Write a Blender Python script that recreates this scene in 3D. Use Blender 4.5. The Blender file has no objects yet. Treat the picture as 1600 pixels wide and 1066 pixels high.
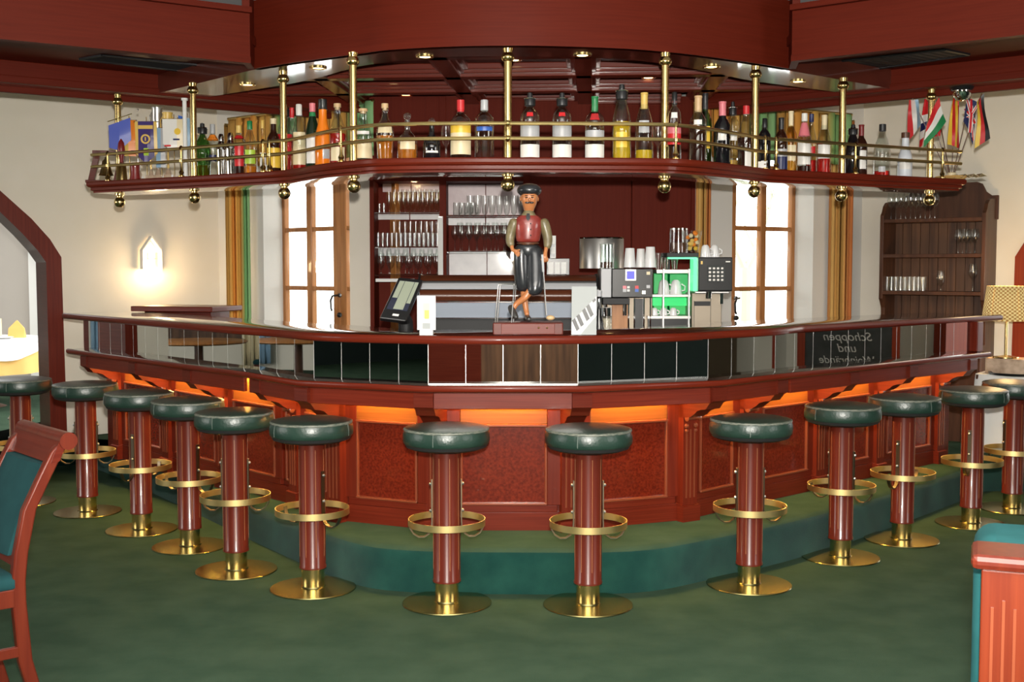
import bpy, bmesh, math, random
from mathutils import Vector, Matrix
random.seed(7)
S = bpy.context.scene
COL = S.collection
PI = math.pi
# ------------------------------------------------------------------ camera
F, TH, HC = 1850.0, 0.062, 1.5
cd = bpy.data.cameras.new('camera'); cam = bpy.data.objects.new('camera', cd); COL.objects.link(cam)
cd.sensor_fit = 'HORIZONTAL'; cd.sensor_width = 36.0; cd.lens = F / 1600 * 36.0
cd.clip_start = 0.05; cd.clip_end = 200
cam.location = (0, 0, HC); cam.rotation_euler = (PI / 2 - TH, 0, 0)
S.camera = cam
S.view_settings.view_transform = 'Standard'; S.view_settings.look = 'None'
S.view_settings.gamma = 1; S.view_settings.exposure = 0.0; S.view_settings.use_curve_mapping = False

def ray(px, py):
    u, v = (px - 800) / F, (py - 533) / F
    return Vector((u, math.cos(TH) - v * math.sin(TH), -math.sin(TH) - v * math.cos(TH)))
def atz(px, py, z):
    d = ray(px, py); t = (z - HC) / d.z
    return Vector((d.x * t, d.y * t, z))
def aty(px, py, Y):
    d = ray(px, py); t = Y / d.y
    return Vector((d.x * t, Y, HC + d.z * t))
def zat(py, Y):
    return aty(800, py, Y).z
def hit(px, py, line):
    """plan point where the view ray through px meets a plan polyline (end segments extended)"""
    d = ray(px, py); best = None
    for i in range(len(line) - 1):
        a, b = line[i], line[i + 1]
        ex, ey = b[0] - a[0], b[1] - a[1]
        den = d.x * ey - d.y * ex
        if abs(den) < 1e-9: continue
        s = (d.y * a[0] - d.x * a[1]) / den
        lo = -1e9 if i == 0 else -1e-6
        hi = 1e9 if i == len(line) - 2 else 1 + 1e-6
        if lo <= s <= hi:
            p = (a[0] + ex * s, a[1] + ey * s)
            if p[1] > 0 and (best is None or abs(s - .5) < best[0]):
                best = (abs(s - .5), p, (ex, ey))
    p, e = best[1], best[2]
    l = math.hypot(*e)
    return Vector((p[0], p[1], 0)), Vector((e[0] / l, e[1] / l, 0))

def offset(line, d):
    """plan polyline moved to its far side (away from the camera for a line drawn from -x to +x)"""
    out = []; n = len(line)
    for i in range(n):
        ns = []
        if i > 0:
            e = Vector((line[i][0] - line[i-1][0], line[i][1] - line[i-1][1])).normalized(); ns.append(Vector((-e.y, e.x)))
        if i < n - 1:
            e = Vector((line[i+1][0] - line[i][0], line[i+1][1] - line[i][1])).normalized(); ns.append(Vector((-e.y, e.x)))
        if len(ns) == 2:
            m = (ns[0] + ns[1]).normalized(); k = 1 / max(.5, m.dot(ns[0]))
        else:
            m = ns[0]; k = 1
        out.append((line[i][0] + m.x * d * k, line[i][1] + m.y * d * k))
    return out
def smooth_line(pts, n=6):
    """Catmull-Rom through plan points"""
    out = []
    P = [pts[0]] + list(pts) + [pts[-1]]
    for i in range(1, len(P) - 2):
        a, b, c, d = P[i-1], P[i], P[i+1], P[i+2]
        for k in range(n):
            t = k / n
            out.append(tuple(.5 * (2*b[j] + (c[j]-a[j])*t + (2*a[j]-5*b[j]+4*c[j]-d[j])*t*t + (3*b[j]-a[j]-3*c[j]+d[j])*t**3) for j in range(2)))
    out.append(tuple(pts[-1][:2]))
    return out
def lerp(a, b, t): return a + (b - a) * t

# ------------------------------------------------------------------ materials
M = {}
def newmat(name):
    m = bpy.data.materials.new(name); m.use_nodes = True
    return m, m.node_tree.nodes, m.node_tree.links, m.node_tree.nodes['Principled BSDF']
def mat(key, col, rough=.5, metal=0., coat=0., spec=.5, noise=None, bump=None, emit=None, trans=0., sheen=0., ior=None):
    m, N, L, b = newmat(key)
    c = tuple(col) + (1,)
    b.inputs['Base Color'].default_value = c; b.inputs['Roughness'].default_value = rough
    b.inputs['Metallic'].default_value = metal; b.inputs['Coat Weight'].default_value = coat
    b.inputs['Coat Roughness'].default_value = .06; b.inputs['Specular IOR Level'].default_value = spec
    b.inputs['Transmission Weight'].default_value = trans; b.inputs['Sheen Weight'].default_value = sheen
    if ior: b.inputs['IOR'].default_value = ior
    if emit:
        b.inputs['Emission Color'].default_value = tuple(emit[0]) + (1,); b.inputs['Emission Strength'].default_value = emit[1]
    if noise or bump:
        tc = N.new('ShaderNodeTexCoord'); mp = N.new('ShaderNodeMapping'); L.new(tc.outputs['Object'], mp.inputs['Vector'])
    if noise:
        scale, col2, det = noise
        mp.inputs['Scale'].default_value = scale if isinstance(scale, tuple) else (scale,) * 3
        n = N.new('ShaderNodeTexNoise'); n.inputs['Scale'].default_value = 1.0; n.inputs['Detail'].default_value = det
        L.new(mp.outputs['Vector'], n.inputs['Vector'])
        r = N.new('ShaderNodeValToRGB'); r.color_ramp.elements[0].position = .35; r.color_ramp.elements[1].position = .65
        r.color_ramp.elements[0].color = c; r.color_ramp.elements[1].color = tuple(col2) + (1,)
        L.new(n.outputs['Fac'], r.inputs['Fac']); L.new(r.outputs['Color'], b.inputs['Base Color'])
    if bump:
        sc, st = bump
        n2 = N.new('ShaderNodeTexNoise'); n2.inputs['Scale'].default_value = sc; n2.inputs['Detail'].default_value = 4
        L.new(tc.outputs['Object'], n2.inputs['Vector'])
        bm_ = N.new('ShaderNodeBump'); bm_.inputs['Strength'].default_value = st; bm_.inputs['Distance'].default_value = .01
        L.new(n2.outputs['Fac'], bm_.inputs['Height']); L.new(bm_.outputs['Normal'], b.inputs['Normal'])
    M[key] = m
    return m
def glassmat(key, tint, gloss=1.0, rough=.02):
    """thin clear glass: lets light straight through, mirrors at grazing angles"""
    m, N, L, b = newmat(key)
    N.remove(b); out = N['Material Output']
    t = N.new('ShaderNodeBsdfTransparent'); t.inputs['Color'].default_value = tuple(tint) + (1,)
    g = N.new('ShaderNodeBsdfGlossy'); g.inputs['Roughness'].default_value = rough; g.inputs['Color'].default_value = (gloss, gloss, gloss, 1)
    lw = N.new('ShaderNodeLayerWeight'); lw.inputs['Blend'].default_value = .5
    pw_ = N.new('ShaderNodeMath'); pw_.operation = 'POWER'; pw_.inputs[1].default_value = 2.6; L.new(lw.outputs['Facing'], pw_.inputs[0])
    f = N.new('ShaderNodeMath'); f.operation = 'MULTIPLY_ADD'; f.inputs[1].default_value = .85; f.inputs[2].default_value = .07 if key != 'pane' else .03; L.new(pw_.outputs[0], f.inputs[0])
    mx = N.new('ShaderNodeMixShader'); L.new(f.outputs[0], mx.inputs[0]); L.new(t.outputs[0], mx.inputs[1]); L.new(g.outputs[0], mx.inputs[2])
    L.new(mx.outputs[0], out.inputs['Surface'])
    M[key] = m
    return m
def stripemat(key, cols, scale, axis=0, rough=.8):
    """woven stripes along a local axis"""
    m, N, L, b = newmat(key)
    tc = N.new('ShaderNodeTexCoord'); sp = N.new('ShaderNodeSeparateXYZ'); L.new(tc.outputs['UV'], sp.inputs[0])
    mu = N.new('ShaderNodeMath'); mu.operation = 'MULTIPLY'; mu.inputs[1].default_value = scale; L.new(sp.outputs[axis], mu.inputs[0])
    fr = N.new('ShaderNodeMath'); fr.operation = 'FRACT'; L.new(mu.outputs[0], fr.inputs[0])
    r = N.new('ShaderNodeValToRGB'); r.color_ramp.interpolation = 'LINEAR'
    el = r.color_ramp.elements
    n = len(cols)
    while len(el) < n: el.new(.5)
    for i, c in enumerate(cols):
        el[i].position = i / n; el[i].color = tuple(c) + (1,)
    L.new(fr.outputs[0], r.inputs[0]); L.new(r.outputs[0], b.inputs['Base Color'])
    b.inputs['Roughness'].default_value = rough
    M[key] = m
    return m

WD, WL = (.112, .0120, .0048), (.150, .0185, .0072)
mat('mahogany_vertical', WD, .34, coat=.12, spec=.2, noise=((60, 60, 2.2), WL, 5))
mat('mahogany_horizontal', WD, .34, coat=.12, spec=.2, noise=((3, 3, 120), WL, 5))
mat('mahogany_dark', (.085, .0095, .0045), .34, coat=.12, spec=.2, noise=((3, 3, 90), (.115, .017, .008), 4))
mat('mahogany_gloss', (.07, .014, .008), .30, coat=1.0, spec=.9, noise=((4, 4, 8), (.10, .02, .011), 4))
mat('mahogany_stool', (.092, .0125, .0065), .28, coat=.35, spec=.3, noise=((40, 40, 1.8), (.115, .017, .0085), 5))
mat('mahogany_orange', (.22, .026, .008), .35, coat=.12, spec=.2, noise=((50, 50, 1.8), (.29, .042, .012), 5))
mat('mahogany_chair', (.088, .0115, .0058), .3, coat=.25, spec=.3, noise=((50, 50, 1.8), (.118, .018, .008), 5))
mat('mahogany_bench', (.115, .0150, .0045), .38, coat=.1, spec=.2, noise=((50, 50, 1.8), (.155, .024, .007), 5))
mat('frieze_glow', (.21, .060, .012), .4, spec=.2, noise=((3, 3, 90), (.26, .078, .016), 5))  # same wood as the frame, lightened to carry the amber glow
mat('mahogany_beam', (.14, .018, .008), .3, coat=.5, spec=.4, noise=((3, 3, 120), (.16, .022, .010), 4))
mat('brown_glass', (.10, .028, .012), .3, coat=.35)
mat('mahogany_cabinet', (.108, .0120, .0052), .5, spec=.06, noise=((60, 60, 2), (.122, .0145, .0062), 4))
mat('mahogany_canopy', (.104, .0118, .0050), .5, spec=.10, noise=((3, 3, 90), (.122, .0145, .0062), 4))
mat('inlay', (.30, .12, .05), .4, coat=.1)
mat('molding_edge', (.20, .045, .018), .28, coat=.4)
mat('burl', (.085, .0085, .0035), .25, coat=.3, spec=.25, noise=(85, (.150, .0165, .0062), 9))
mat('oak', (.33, .125, .03), .45, coat=.2, noise=((30, 30, 2), (.46, .19, .055), 5))
mat('rustic', (.060, .024, .011), .6, noise=((22, 22, 1.3), (.15, .066, .029), 6))
mat('rustic_dark', (.060, .022, .010), .5, coat=.15, spec=.3, noise=((20, 20, 2), (.10, .038, .017), 6))
mat('counter_top', (.045, .012, .009), .16, coat=1.0, spec=.8, noise=((5, 5, 5), (.065, .018, .012), 3))
mat('brass', (.84, .62, .26), .22, metal=1)
mat('brass_old', (.52, .40, .17), .28, metal=1)
mat('brass_rail', (.88, .66, .29), .36, metal=1)
mat('brass_plate', (.33, .29, .12), .26, metal=1)
mat('steel', (.52, .51, .50), .36, metal=1)
mat('steel_dull', (.42, .40, .38), .42, metal=1)
mat('strap', (.20, .16, .11), .35, metal=1)
mat('chrome', (.82, .82, .82), .06, metal=1)
mat('leather', (.010, .030, .022), .33, spec=.6, noise=(9, (.018, .042, .031), 4), bump=(90, .12))
mat('leather_worn', (.05, .075, .06), .5, noise=((60, 60, 200), (.20, .20, .16), 6))
mat('seam', (.10, .13, .11), .5)
mat('carpet', (.034, .064, .040), .95, spec=.05, noise=(5, (.048, .082, .052), 8), bump=(420, .5))
mat('carpet_step', (.006, .036, .030), .95, spec=.05, noise=(6, (.012, .058, .045), 8), bump=(420, .5), sheen=.1)
mat('velvet_teal', (.005, .034, .038), .9, spec=.2, noise=(7, (.009, .048, .052), 5))
mat('dado_green', (.006, .018, .016), .8)
mat('velvet_bench', (.007, .062, .066), .9, spec=.2, noise=(9, (.014, .088, .092), 5))
mat('velvet_light', (.02, .15, .16), .85, noise=(9, (.04, .22, .23), 5), sheen=.1)
mat('plaster', (.80, .75, .64), .9, noise=(3, (.83, .78, .68), 3))
mat('plaster_white', (.74, .73, .70), .9)
mat('ceiling_paint', (.62, .62, .62), .95)
mat('hall_paint', (.13, .095, .06), .95)
mat('annex_paint', (.50, .46, .42), .95)
mat('white', (.80, .80, .78), .6)
mat('cloth_white', (.86, .86, .84), .9)
mat('cloth_yellow', (.80, .50, .16), .9)
mat('napkin', (.86, .48, .14), .9)
mat('black', (.012, .012, .013), .3, coat=.3)
mat('black_matte', (.015, .015, .016), .6)
mat('vent', (.03, .03, .033), .4, metal=.6)
mat('mirror', (.56, .57, .55), .015, metal=1)
mat('bevel_glint', (.8, .8, .78), .25, metal=.6)
mat('porcelain', (.80, .80, .80), .15, coat=.5)
mat('paper', (.80, .80, .78), .7)
mat('grey_card', (.36, .38, .38), .6)
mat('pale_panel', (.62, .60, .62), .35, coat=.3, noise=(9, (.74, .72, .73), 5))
mat('pink_reflection', (.40, .28, .29), .35, coat=.3, noise=(6, (.52, .40, .42), 5))
mat('screen', (.30, .33, .25), .2, coat=.6, emit=((.30, .34, .26), .25))
mat('screen_dark', (.03, .035, .06), .15, coat=.6)
mat('blue_display', (.05, .05, .3), .5, spec=.1, emit=((.26, .25, .95), .85))
mat('green_light', (.02, .5, .12), .3, emit=((.0, .8, .16), .10))
mat('green_panel', (.02, .5, .12), .3, emit=((.0, .9, .2), .55))
mat('steel_warm', (.26, .22, .17), .45, metal=.7)
mat('panel_grey', (.33, .37, .44), .6, spec=.2)
mat('green_glow', (.1, .6, .3), .3, emit=((.15, .9, .4), .9))
mat('lamp_glow', (1, .8, .5), .5, emit=((1, .66, .30), 5))
mat('bulb', (1, .9, .7), .5, emit=((1, .80, .45), 26))
mat('spot_lens', (1, .9, .7), .4, emit=((1, .72, .30), 7))
mat('led', (1, .6, .2), .5, emit=((1, .64, .17), 190))
mat('skin', (.42, .15, .05), .35, coat=.4, noise=(40, (.50, .19, .07), 3))
mat('vest', (.20, .022, .018), .35, coat=.5, noise=(30, (.27, .04, .03), 3))
mat('shirt', (.13, .105, .05), .4, coat=.3, noise=(30, (.20, .16, .08), 3))
mat('trousers', (.012, .013, .016), .28, coat=.5, noise=(20, (.028, .03, .034), 3))
mat('shoe', (.035, .032, .03), .35, coat=.4)
mat('marble', (.36, .25, .17), .3, noise=(14, (.62, .48, .36), 6))
mat('board_black', (.025, .028, .028), .8, noise=(7, (.045, .05, .05), 5))
mat('chalk', (.6, .6, .58), .9)
mat('bark_haze', (.55, .55, .42), .9)  # glare haze of the bright window put into the pale tone
for k, c in dict(red=(.62, .02, .025), orange=(.85, .24, .02), green=(.02, .22, .07), navy=(.012, .018, .09), yellow=(.85, .55, .05),
                 cream=(.78, .66, .42), pink=(.75, .20, .24), gold=(.75, .50, .12), lime=(.42, .62, .06), darkred=(.20, .012, .012),
                 blue=(.03, .12, .50), satin=(.10, .14, .55), purple=(.05, .03, .16), lightblue=(.28, .45, .62), cork=(.62, .42, .22),
                 white2=(.82, .80, .76), silver=(.45, .46, .48), brown=(.10, .035, .015), black2=(.01, .01, .012)).items():
    mat('c_' + k, c, .4, coat=.25)
mat('l_amber', (.80, .26, .02), .08, trans=.55, emit=None)
mat('l_red', (.65, .02, .015), .08, trans=.5)
mat('l_yellow', (.90, .62, .03), .1, trans=.45)
mat('l_dark', (.035, .008, .006), .06, coat=.6)
mat('l_gold', (.86, .50, .10), .08, trans=.6)
mat('g_darkgreen', (.008, .022, .010), .06, coat=.8)
mat('g_brown', (.03, .009, .005), .06, coat=.8)
mat('g_black', (.008, .007, .009), .08, coat=.8)
mat('g_frost', (.70, .74, .80), .35, coat=.3)
mat('g_orange', (.88, .22, .012), .18, coat=.6)
glassmat('glass', (.95, .97, .96), 1.0, .16); glassmat('glass_bottle', (.90, .93, .92), 1.0, .06); glassmat('pane', (.96, .98, .97), .8)
glassmat('glass_green', (.30, .55, .25)); glassmat('glass_amber', (.90, .70, .42)); glassmat('glass_gold', (.96, .84, .55), 1.0, .08); glassmat('glass_tint', (.98, .94, .82), 1.0, .16)
stripemat('curtain', [(.40, .22, .05), (.66, .36, .08), (.80, .36, .06), (.74, .28, .04), (.78, .46, .10), (.60, .30, .06), (.20, .46, .16), (.26, .50, .22)], 1.0)
stripemat('curtain_gold', [(.50, .20, .05), (.66, .40, .12), (.62, .32, .08), (.40, .22, .05), (.66, .36, .10), (.50, .16, .04)], 1.0)

# lamp shade: woven check
m, N, L, b = newmat('lamp_shade')
tc = N.new('ShaderNodeTexCoord'); ck = N.new('ShaderNodeTexChecker'); ck.inputs['Scale'].default_value = 60
mp = N.new('ShaderNodeMapping'); mp.inputs['Scale'].default_value = (1.0, .32, 1)
L.new(tc.outputs['UV'], mp.inputs[0]); L.new(mp.outputs[0], ck.inputs['Vector'])
ck.inputs['Color1'].default_value = (.40, .22, .06, 1); ck.inputs['Color2'].default_value = (.82, .62, .28, 1)
L.new(ck.outputs['Color'], b.inputs['Base Color']); b.inputs['Roughness'].default_value = .9
L.new(ck.outputs['Color'], b.inputs['Emission Color']); b.inputs['Emission Strength'].default_value = .40
M['lamp_shade'] = m

# ------------------------------------------------------------------ mesh builder
class MB:
    def __init__(s): s.v = []; s.f = []; s.mi = []; s.uv = {}; s.mats = []
    def m(s, key):
        if key not in s.mats: s.mats.append(key)
        return s.mats.index(key)
    def quad(s, pts, k, uv=None):
        i = len(s.v); s.v += [Vector(p) for p in pts]; s.f.append(tuple(range(i, i + len(pts)))); s.mi.append(s.m(k))
        if uv: s.uv[len(s.f) - 1] = uv
    def box(s, c, size, k, rot=0, T=None):
        R = Matrix.Rotation(rot, 4, 'Z') if T is None else T
        c = Vector(c); x, y, z = [a / 2 for a in size]; i = len(s.v)
        for dz in (-z, z):
            for dx, dy in ((-x, -y), (x, -y), (x, y), (-x, y)):
                s.v.append(c + (R.to_3x3() @ Vector((dx, dy, dz))))
        for q in ((3, 2, 1, 0), (4, 5, 6, 7), (0, 1, 5, 4), (1, 2, 6, 5), (2, 3, 7, 6), (3, 0, 4, 7)):
            s.f.append(tuple(i + a for a in q)); s.mi.append(s.m(k))
        return s
    def loft(s, loops, k, caps=True, closed=True):
        n = len(loops[0]); i0 = len(s.v)
        for lp in loops: s.v += [Vector(p) for p in lp]
        for a in range(len(loops) - 1):
            for j in range(n if closed else n - 1):
                j2 = (j + 1) % n
                s.f.append((i0 + a*n + j, i0 + a*n + j2, i0 + (a+1)*n + j2, i0 + (a+1)*n + j)); s.mi.append(s.m(k))
        if caps:
            s.f.append(tuple(i0 + j for j in reversed(range(n)))); s.mi.append(s.m(k))
            b = i0 + (len(loops) - 1) * n
            s.f.append(tuple(b + j for j in range(n))); s.mi.append(s.m(k))
        return s
    def prism(s, poly, z0, z1, k):
        a = sum(poly[i][0]*poly[(i+1) % len(poly)][1] - poly[(i+1) % len(poly)][0]*poly[i][1] for i in range(len(poly)))
        if a < 0: poly = list(reversed(poly))
        return s.loft([[(p[0], p[1], z0) for p in poly], [(p[0], p[1], z1) for p in poly]], k)
    def band(s, line, d0, d1, z0, z1, k):
        """solid strip between two offsets of a plan polyline"""
        return s.prism(list(offset(line, d0)) + list(reversed(offset(line, d1))), z0, z1, k)
    def bandprof(s, line, depth, prof, k):
        """slab along a polyline whose front and back follow prof = [(inset, z), ...] bottom to top"""
        loops = []
        for ins, z in prof:
            a = offset(line, ins); b = offset(line, depth - ins)
            def ext(l, e):
                l = [Vector(p) for p in l]
                l[0] = l[0] + (l[1] - l[0]).normalized() * e; l[-1] = l[-1] + (l[-2] - l[-1]).normalized() * e
                return l
            a, b = ext(a, ins), ext(b, ins)
            loops.append([(p.x, p.y, z) for p in a] + [(p.x, p.y, z) for p in reversed(b)])
        return s.loft(loops, k)
    def lathe(s, prof, k, c=(0, 0, 0), n=20, T=None, caps=True):
        c = Vector(c); loops = []
        for r, z in prof:
            lp = [Vector((r*math.cos(2*PI*j/n), r*math.sin(2*PI*j/n), z)) for j in range(n)]
            if T is not None: lp = [T @ p for p in lp]
            loops.append([c + p for p in lp])
        return s.loft(loops, k, caps)
    def arc_strip(s, r, a0, a1, z0, z1, k, n=8, c=(0, 0, 0), th=.0006):
        c = Vector(c); P = lambda rr, a, z: c + Vector((rr*math.cos(a), rr*math.sin(a), z))
        loops = []
        for j in range(n + 1):
            a = a0 + (a1 - a0) * j / n
            loops.append([P(r, a, z0), P(r + th, a, z0), P(r + th, a, z1), P(r, a, z1)])
        return s.loft(loops, k)
    def tube(s, path, r, k, n=8, closed=False):
        P = [Vector(p) for p in path]; L = len(P); loops = []; prev = None
        for i in range(L):
            if closed: t = P[(i+1) % L] - P[i-1]
            else: t = P[min(i+1, L-1)] - P[max(i-1, 0)]
            t.normalize()
            if prev is None:
                u = t.orthogonal().normalized()
            else:
                u = (prev - t * prev.dot(t)).normalized()
            prev = u; w = t.cross(u)
            rr = r[i] if isinstance(r, (list, tuple)) else r
            loops.append([P[i] + (u*math.cos(2*PI*j/n) + w*math.sin(2*PI*j/n)) * rr for j in range(n)])
        if closed: loops.append(loops[0]); return s.loft(loops, k, caps=False)
        return s.loft(loops, k)
    def strap(s, path, w, t, side, k):
        """flat bar: width w along side, thickness t in the bending plane"""
        P = [Vector(p) for p in path]; side = Vector(side).normalized(); loops = []
        for i in range(len(P)):
            d = (P[min(i+1, len(P)-1)] - P[max(i-1, 0)]).normalized(); nrm = d.cross(side).normalized()
            loops.append([P[i] + side*a*w/2 + nrm*b*t/2 for a, b in ((-1, -1), (1, -1), (1, 1), (-1, 1))])
        return s.loft(loops, k)
    def sphere(s, c, r, k, n=14, sc=(1, 1, 1)):
        c = Vector(c); loops = []
        m_ = n // 2
        for i in range(m_ + 1):
            a = -PI/2 + PI * i / m_; rr = max(math.cos(a), .002)
            loops.append([c + Vector((r*sc[0]*rr*math.cos(2*PI*j/n), r*sc[1]*rr*math.sin(2*PI*j/n), r*sc[2]*math.sin(a))) for j in range(n)])
        return s.loft(loops, k)
    def build(s, name, parent=None, smooth=40, local=False, bevel=0):
        """ONE mesh object; with a parent the vertices given in room coordinates become local to it unless local"""
        me = bpy.data.meshes.new(name)
        off = Vector((0, 0, 0))
        base = parent
        if parent is not None and not local: off = WORLD(parent)
        me.from_pydata([tuple(v - off) for v in s.v], [], s.f)
        for k in s.mats: me.materials.append(M[k])
        me.polygons.foreach_set('material_index', s.mi)
        if s.uv:
            ul = me.uv_layers.new(name='UVMap')
            for fi, uv in s.uv.items():
                for li, q in zip(me.polygons[fi].loop_indices, uv): ul.data[li].uv = q
        b = bmesh.new(); b.from_mesh(me); bmesh.ops.recalc_face_normals(b, faces=b.faces); b.to_mesh(me); b.free()
        if smooth:
            me.polygons.foreach_set('use_smooth', [True] * len(me.polygons))
            me.set_sharp_from_angle(angle=math.radians(smooth))
        o = bpy.data.objects.new(name, me); COL.objects.link(o)
        if parent is not None: o.parent = parent
        if bevel:
            mo = o.modifiers.new('edge', 'BEVEL'); mo.width = bevel; mo.segments = 2; mo.limit_method = 'ANGLE'; mo.angle_limit = math.radians(50)
        return o
def WORLD(o):
    p = Vector((0, 0, 0))
    while o is not None: p = p + o.location; o = o.parent
    return p
def tag(o, label, cat, group=None, kind=None):
    o['label'] = label; o['category'] = cat
    if group: o['group'] = group
    if kind: o['kind'] = kind
    return o
def thing(name, label, cat, loc=(0, 0, 0), rz=0, group=None):
    o = bpy.data.objects.new(name, None); COL.objects.link(o); o.empty_display_size = .05
    o.location = loc; o.rotation_euler = (0, 0, rz)
    return tag(o, label, cat, group)
def struct(o, label=None):
    o['kind'] = 'structure'
    if label: o['label'] = label
    return o
def dup(root, loc, rz=0, label=None, group=None, scale=None):
    r = root.copy(); COL.objects.link(r); r.location = loc; r.rotation_euler = (0, 0, rz)
    if label: r['label'] = label
    if group: r['group'] = group
    if scale: r.scale = (scale,) * 3
    for ch in list(root.children):
        c = ch.copy(); COL.objects.link(c); c.parent = r
        for g in list(ch.children):
            d = g.copy(); COL.objects.link(d); d.parent = c
    return r
# ================================================================== plan of the room
H_CEIL = 2.98
# sconce wall (W1), window walls, lamp wall (W4)
W1a, W1b = atz(0, 142, 2.82), atz(400, 172, 2.82)
W1d = (W1b - W1a).xy.normalized()
W4a, W4b = atz(1280, 166, 2.82), atz(1600, 138, 2.82)
W4d = (W4b - W4a).xy.normalized()
def on1(px): return hit(px, 420, [W1a.xy, W1b.xy])[0].xy
def on4(px): return hit(px, 420, [W4a.xy, W4b.xy])[0].xy
WinL = [Vector((-1.842, 9.60)), Vector((-1.078, 8.90))]     # plane of the window by the sconce wall
WinR = [Vector((1.689, 9.03)), Vector((2.21, 9.40))]
dL = (WinL[1] - WinL[0]).normalized(); nL = Vector((dL.y, -dL.x))     # towards the room
if nL.y > 0: nL = -nL
dR = (WinR[1] - WinR[0]).normalized(); nR = Vector((dR.y, -dR.x))
if nR.y > 0: nR = -nR
REV = .21
FaceL = [WinL[0] + nL * REV, WinL[1] + nL * REV]
FaceR = [WinR[0] + nR * REV, WinR[1] + nR * REV]
def cross2(a, b, c, d):
    r, s_ = b - a, d - c
    t = ((c - a).x * s_.y - (c - a).y * s_.x) / (r.x * s_.y - r.y * s_.x)
    return a + r * t
cornL = cross2(W1a.xy, W1b.xy, FaceL[0], FaceL[1])
cornR = cross2(W4a.xy, W4b.xy, FaceR[0], FaceR[1])
YC = 8.72                                                           # wall behind the glass cabinet
chL = cross2(FaceL[0], FaceL[1], Vector((-9, YC)), Vector((9, YC)))
chR = cross2(FaceR[0], FaceR[1], Vector((-9, YC)), Vector((9, YC)))
W1far = W1a.xy - W1d * 1.3
W4far = W4a.xy + (W4b.xy - W4a.xy).normalized() * 4.6
room = [Vector((-11.5, -4.2)), Vector((7.2, -4.2)), Vector((7.2, W4far.y)), W4far, cornR, chR, chL, cornL, W1far, Vector((W1far.x, 15)), Vector((-11.5, 15))]

def wallmesh(mb, a, b, z0, z1, k, th=.2, side=1):
    d = (b - a).normalized(); n = Vector((-d.y, d.x)) * side * th
    mb.prism([(a.x, a.y), (b.x, b.y), (b.x + n.x, b.y + n.y), (a.x + n.x, a.y + n.y)], z0, z1, k)

# floor and ceiling
mb = MB(); mb.box((0, 6, -.05), (26, 22, .1), 'carpet'); struct(mb.build('floor', smooth=0))
mb = MB(); mb.prism([(p.x, p.y) for p in room], H_CEIL, H_CEIL + .1, 'ceiling_paint'); struct(mb.build('ceiling', smooth=0))

# arch opening in the sconce wall: outline in (distance along wall, z)
def arch_pts(px_list, on):
    out = []
    for px, py in px_list:
        p = on(px); out.append((p, zat(py, p.y)))
    return out
SA = arch_pts([(98, 560), (95, 402), (78, 374), (50, 342), (0, 296)], on1)   # outer edge of the wooden casing
s1 = [((p - W1a.xy).dot(W1d), z) for p, z in SA]
inner = arch_pts([(72, 560), (71, 410), (58, 391), (36, 366), (0, 330)], on1)
s1i = [((p - W1a.xy).dot(W1d), z) for p, z in inner]
mid = s1[-1][0] - .25
def mirror_arch(l, mid, top):
    l = [l[0], *l[1:]]
    return l + [(mid, top)] + [(2 * mid - s, z) for s, z in reversed(l)]
outer_o = mirror_arch([(s1[0][0], 0.)] + s1[1:], mid, s1[-1][1] + .12)
inner_o = mirror_arch([(s1i[0][0], 0.)] + s1i[1:], mid, s1i[-1][1] + .12)
def wall_pt(org, d, s, z, dep=0):
    n = Vector((-d.y, d.x))
    if n.y < 0: n = -n                                   # away from the room
    return (org.x + d.x * s + n.x * dep, org.y + d.y * s + n.y * dep, z)
def arch_wall(name, org, d, sa, sb, outl, k, depth=.34):
    """wall from sa to sb along d with the arch outline cut out of it"""
    mb = MB()
    lo, hi = min(p[0] for p in outl), max(p[0] for p in outl)
    def slab(poly):
        mb.loft([[wall_pt(org, d, s, z, 0) for s, z in poly], [wall_pt(org, d, s, z, depth) for s, z in poly]], k)
    slab([(sa, 0), (lo, 0), (lo, H_CEIL), (sa, H_CEIL)]); slab([(hi, 0), (sb, 0), (sb, H_CEIL), (hi, H_CEIL)])
    o = sorted(outl, key=lambda p: p[0])
    for a, b in zip(o[:-1], o[1:]):
        if b[0] - a[0] > 1e-4: slab([(a[0], a[1]), (b[0], b[1]), (b[0], H_CEIL), (a[0], H_CEIL)])
    return struct(mb.build(name, smooth=0))
def arch_casing(name, org, d, outl, inl, k, dep0=-.03, dep1=.36):
    mb = MB(); n = len(outl)
    o, i = sorted(outl, key=lambda p: (p[0])), sorted(inl, key=lambda p: (p[0]))
    o = [(p[0], p[1]) for p in outl]; i = [(p[0], p[1]) for p in inl]
    A = [wall_pt(org, d, s, z, dep0) for s, z in o]; B = [wall_pt(org, d, s, z, dep0) for s, z in i]
    C_ = [wall_pt(org, d, s, z, dep1) for s, z in i]; D = [wall_pt(org, d, s, z, dep1) for s, z in o]
    for j in range(n - 1):
        mb.quad([A[j], A[j+1], B[j+1], B[j]], k[0]); mb.quad([B[j], B[j+1], C_[j+1], C_[j]], k[1])
        mb.quad([C_[j], C_[j+1], D[j+1], D[j]], k[0]); mb.quad([D[j], D[j+1], A[j+1], A[j]], k[0])
    return struct(mb.build(name, smooth=0))
L1 = (cornL - W1a.xy).dot(W1d)
arch_wall('wall_left', W1a.xy, W1d, -1.3, L1, outer_o, 'plaster')
arch_casing('trim_1', W1a.xy, W1d, outer_o, inner_o, ('mahogany_vertical', 'mahogany_dark'))
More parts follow.
